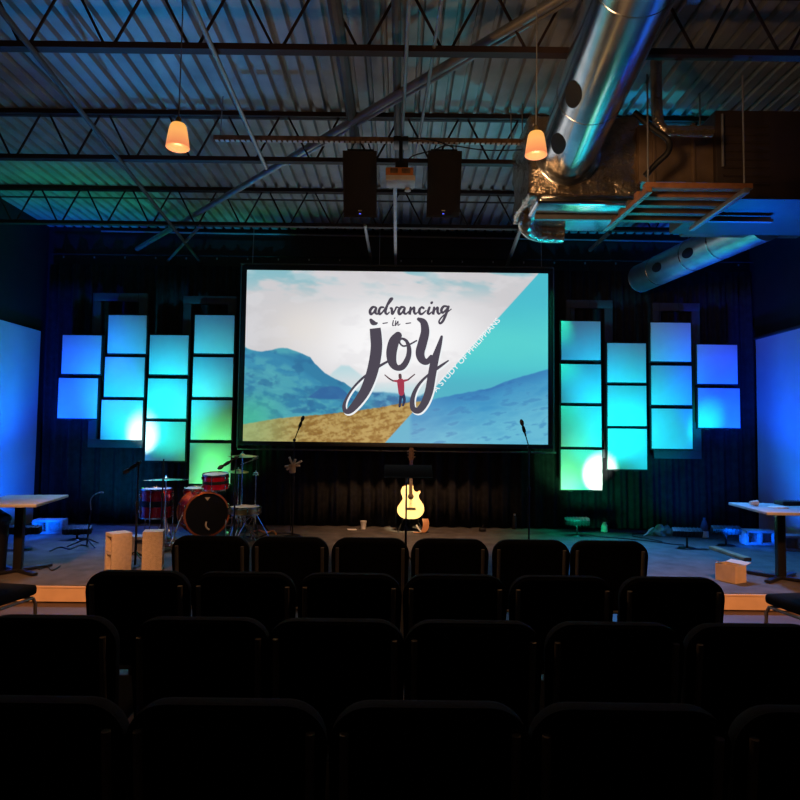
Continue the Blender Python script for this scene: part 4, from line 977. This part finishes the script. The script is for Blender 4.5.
cymbal(166, 479, 8.35, .28, 'wide crash cymbal catching blue light above the floor tom', (-2, -1), m='chrome', lr=.14)
cymbal(242.5, 455.5, 8.6, .19, 'high crash cymbal at the top right of the drum kit', (3, 0))
tt, h = cymbal(238.5, 471, 8.9, .14, 'small bronze splash cymbal below the high crash cymbal', (6, 2))
tt, h = cymbal(256, 474, 8.85, .05, 'thin stand with a tiny bell cymbal at the right of the kit', (0, 0), m='chrome')
# boom arms / hi-hat
c_ = at(257, 458, 9.25); t = thing('boom_stand', 'thin black stand beside the cymbals with clamped cross arm', 'stand', (c_.x, 9.25, SZ)); h = c_.z - SZ
MB().tube([(0, 0, .05), (0, 0, h)], .007, 8).build('pole', M['black_metal'], t)
tripod(MB(), .25, .25, 50).build('base', M['black_metal'], t)
MB().tube([(.02, -.02, h + .0), (-.24, .03, h - .10)], .007, 8).tube([(.02, -.02, h + .03), (-.06, -.02, h - .03)], .012, 8).build('cross_arm', M['steel'], t)
# kick pedal and stool
c_ = atz(228, 533, SZ); t = thing('hi_hat_pedal', 'chrome pedal mechanism on the floor right of the bass drum', 'pedal', (c_.x, c_.y, SZ), R(20))
MB().box((0, 0, .04), (.09, .26, .014), .004, rot=Euler((R(14), 0, 0)).to_matrix()).build('footboard', M['chrome'], t)
MB().tube([(-.06, .12, .01), (-.06, .12, .22)], .010, 8).tube([(.06, .12, .01), (.06, .12, .22)], .010, 8).tube([(-.06, .12, .2), (.06, .12, .2)], .008, 8).build('pedal_frame', M['chrome'], t)
# chrome case behind floor tom
c_ = atz(170, 546, SZ); tag(MB().box((0, 0, .03), (.26, .16, .05), .008).tube([(-.05, 0, .06), (-.05, 0, .20)], .012, 8).tube([(.05, 0, .06), (.05, 0, .20)], .012, 8).box((0, 0, .06), (.2, .05, .02)).build('kick_pedal', M['chrome'], None, (c_.x, c_.y, SZ)), 'chrome double pedal on the floor just left of the bass drum', 'pedal')

# ------------------------------------------------------------------ lights
def spot(name, pos, tgt, col, power, size=60, blend=.8, rad=.08):
    l = bpy.data.lights.new(name, 'SPOT'); l.energy = power; l.color = col; l.spot_size = R(size); l.spot_blend = blend; l.shadow_soft_size = rad
    o = bpy.data.objects.new(name, l); COL.objects.link(o); o.location = pos
    o.rotation_euler = (Vector(tgt) - Vector(pos)).to_track_quat('-Z', 'Y').to_euler(); return o
CY = (0, .70, 1.0); BL = (0, .16, 1.0); GR = (.12, 1.0, .22); TQ = (0, 1.0, .80); WH = (.8, 1, .85)
# left bank
T = lambda x_, y_: tuple(at(x_, y_, 9.78))
BL = (0, .05, 1.0)
spot('wash_cyan_left', (-3.85, 8.3, .6), T(132, 398), CY, 300, 47, 1)
spot('wash_blue_left', (-5.2, 8.5, .6), T(62, 370), BL, 560, 62, 1)
spot('wash_green_left', (-2.9, 9.35, .35), T(215, 465), (.08, 1, .25), 44, 80, 1)
spot('wash_green_high_left', (-2.95, 9.3, .35), T(222, 405), GR, 110, 46, 1)
spot('wash_turquoise_left', (-3.85, 8.4, .6), T(172, 415), TQ, 150, 42, 1)
spot('wash_top_left', (-3.7, 8.2, .6), T(203, 352), (0, .42, .75), 420, 40, 1)
spot('hot_left', (-3.85, 8.6, .6), T(143, 434), WH, 260, 22, 1, .03)
# right bank
spot('wash_cyan_right', (3.2, 8.6, .62), T(630, 385), CY, 200, 60, 1)
spot('wash_blue_right', (5.0, 8.5, .6), T(735, 370), BL, 560, 62, 1)
spot('wash_green_right', (2.4, 9.2, .45), T(566, 475), (.15, 1, .35), 60, 60, 1)
spot('wash_turquoise_right', (3.1, 8.6, .62), T(600, 425), TQ, 100, 54, 1)
spot('wash_top_right', (3.0, 8.4, .62), T(581, 335), (0, .35, 1), 180, 40, 1)
spot('hot_right', (2.85, 8.7, .40), T(599, 474), WH, 420, 26, 1, .03)
spot('wash_cyan_far_right', (4.0, 8.4, .62), T(656, 432), (0, .85, 1), 105, 56, 1)
spot('hot_low_right', (4.1, 8.6, .62), T(704, 425), (0, 1, .8), 170, 20, 1, .03)
# low washes catching the drape folds
spot('drape_green_right', (2.4, 9.0, .35), T(600, 505), (0, 1, .5), 60, 70, 1)
spot('drape_blue_right', (4.0, 8.9, .35), T(690, 490), (0, .12, 1), 60, 70, 1)
spot('drape_teal_left', (-4.0, 8.8, .4), T(118, 480), (0, .40, 1), 90, 64, 1)
# walls
spot('wall_blue_left', (-4.6, 8.7, .35), (-5.7, 8.8, .7), (0, .11, 1), 130, 150, 1)
spot('wall_blue_high_left', (-4.2, 8.7, .35), (-5.7, 9.0, 1.8), (0, .2, 1), 50, 80, 1)
spot('wall_blue_right', (4.4, 8.6, .35), (5.7, 8.9, .9), (0, .11, 1), 130, 150, 1)
spot('wall_blue_high_right', (4.2, 8.6, .35), (5.7, 9.0, 2.0), (0, .2, 1), 70, 80, 1)
spot('wall_teal_left', (-3.4, 8.6, .4), (-5.7, 9.0, 2.8), (0, .9, .55), 170, 50, 1)
# fixtures tipped back towards the roof
spot('roof_blue_left', (-3.7, 8.2, .5), (-2.1, 5.3, 4.9), (0, .34, 1), 420, 34, 1)
spot('roof_green_left', (-3.9, 8.8, .5), (-4.5, 9.0, 4.9), (0, 1, .45), 230, 42, 1)
spot('roof_green_far_left', (-3.9, 8.8, .5), (-5.0, 7.0, 4.9), (0, .8, .8), 40, 40, 1)
spot('roof_cyan_right', (2.9, 8.4, .5), (1.7, 6.0, 4.9), (0, .8, 1), 220, 50, 1)
spot('roof_blue_right', (4.0, 8.2, .5), (4.6, 8.5, 4.9), (0, .12, 1), 900, 40, 1)
spot('roof_blue_far_right', (4.0, 8.2, .5), (3.1, 5.6, 4.9), (0, .2, 1), 420, 36, 1)
# added overhead spots, coloured fill for panel bounce on the stage floor ends
spot('floor_blue_right', (3.0, 9.3, 4.3), (3.3, 7.4, .2), (.06, .34, 1), 2200, 62, 1, .2)
spot('floor_green_right', (2.4, 9.6, 3.9), (2.45, 9.3, .2), (0, 1, .5), 500, 38, 1, .2)
spot('floor_blue_left', (-4.4, 9.5, 4.2), (-4.2, 8.8, .2), (.04, .14, 1), 900, 46)
spot('floor_teal_left', (-3.6, 9.6, 4.2), (-3.5, 7.6, .2), (.3, .6, 1), 700, 50, 1, .2)
# guitar key light, warm front wash from the hall and added fill spots
spot('unit_fill_blue', (4.1, 8.2, .5), (4.0, 6.1, 3.7), (0, .10, 1), 1200, 32, 1)  # extra spot added to turn the air handler's underside blue
spot('drum_fill_warm', (-1.6, 6.0, 4.3), (-2.75, 8.7, .6), (1, .55, .28), 420, 30, 1, .1)  # unseen spot added to warm and brighten the drum kit
spot('duct_fill_warm', (-.4, 1.2, 3.0), (2.0, 5.5, 4.1), (1, .55, .26), 260, 34, 1, .3)  # unseen spot added to brighten the foil plenum and ductwork
spot('guitar_key', (.9, 7.0, 4.3), (GS.x, YG, GS.z + .22), (1, .84, .45), 3000, 7.5, .7, .05)
spot('stage_warm', (.3, 7.0, 4.35), (.1, 9.25, .15), (1, .52, .25), 1050, 50, 1, .2)
for x_ in (-3.6, 3.6): spot('hall_warm', (x_ * .8, 1.8, 4.4), (x_ * .90, 6.2, .08), (1, .42, .16), 2000, 25, 1, .2)
w_ = bpy.data.worlds.new('world'); SC.world = w_; w_.use_nodes = True
w_.node_tree.nodes['Background'].inputs[0].default_value = (.01, .012, .015, 1); w_.node_tree.nodes['Background'].inputs[1].default_value = .3
SC.view_settings.view_transform = 'Standard'; SC.view_settings.look = 'None'; SC.view_settings.gamma = 1; SC.view_settings.exposure = 0
SC.view_settings.use_curve_mapping = False
bpy.data.materials.remove(M['slide_dark'])
for o in list(SC.objects):
    if o.type == 'MESH' and len(o.data.vertices) == 0: bpy.data.objects.remove(o)
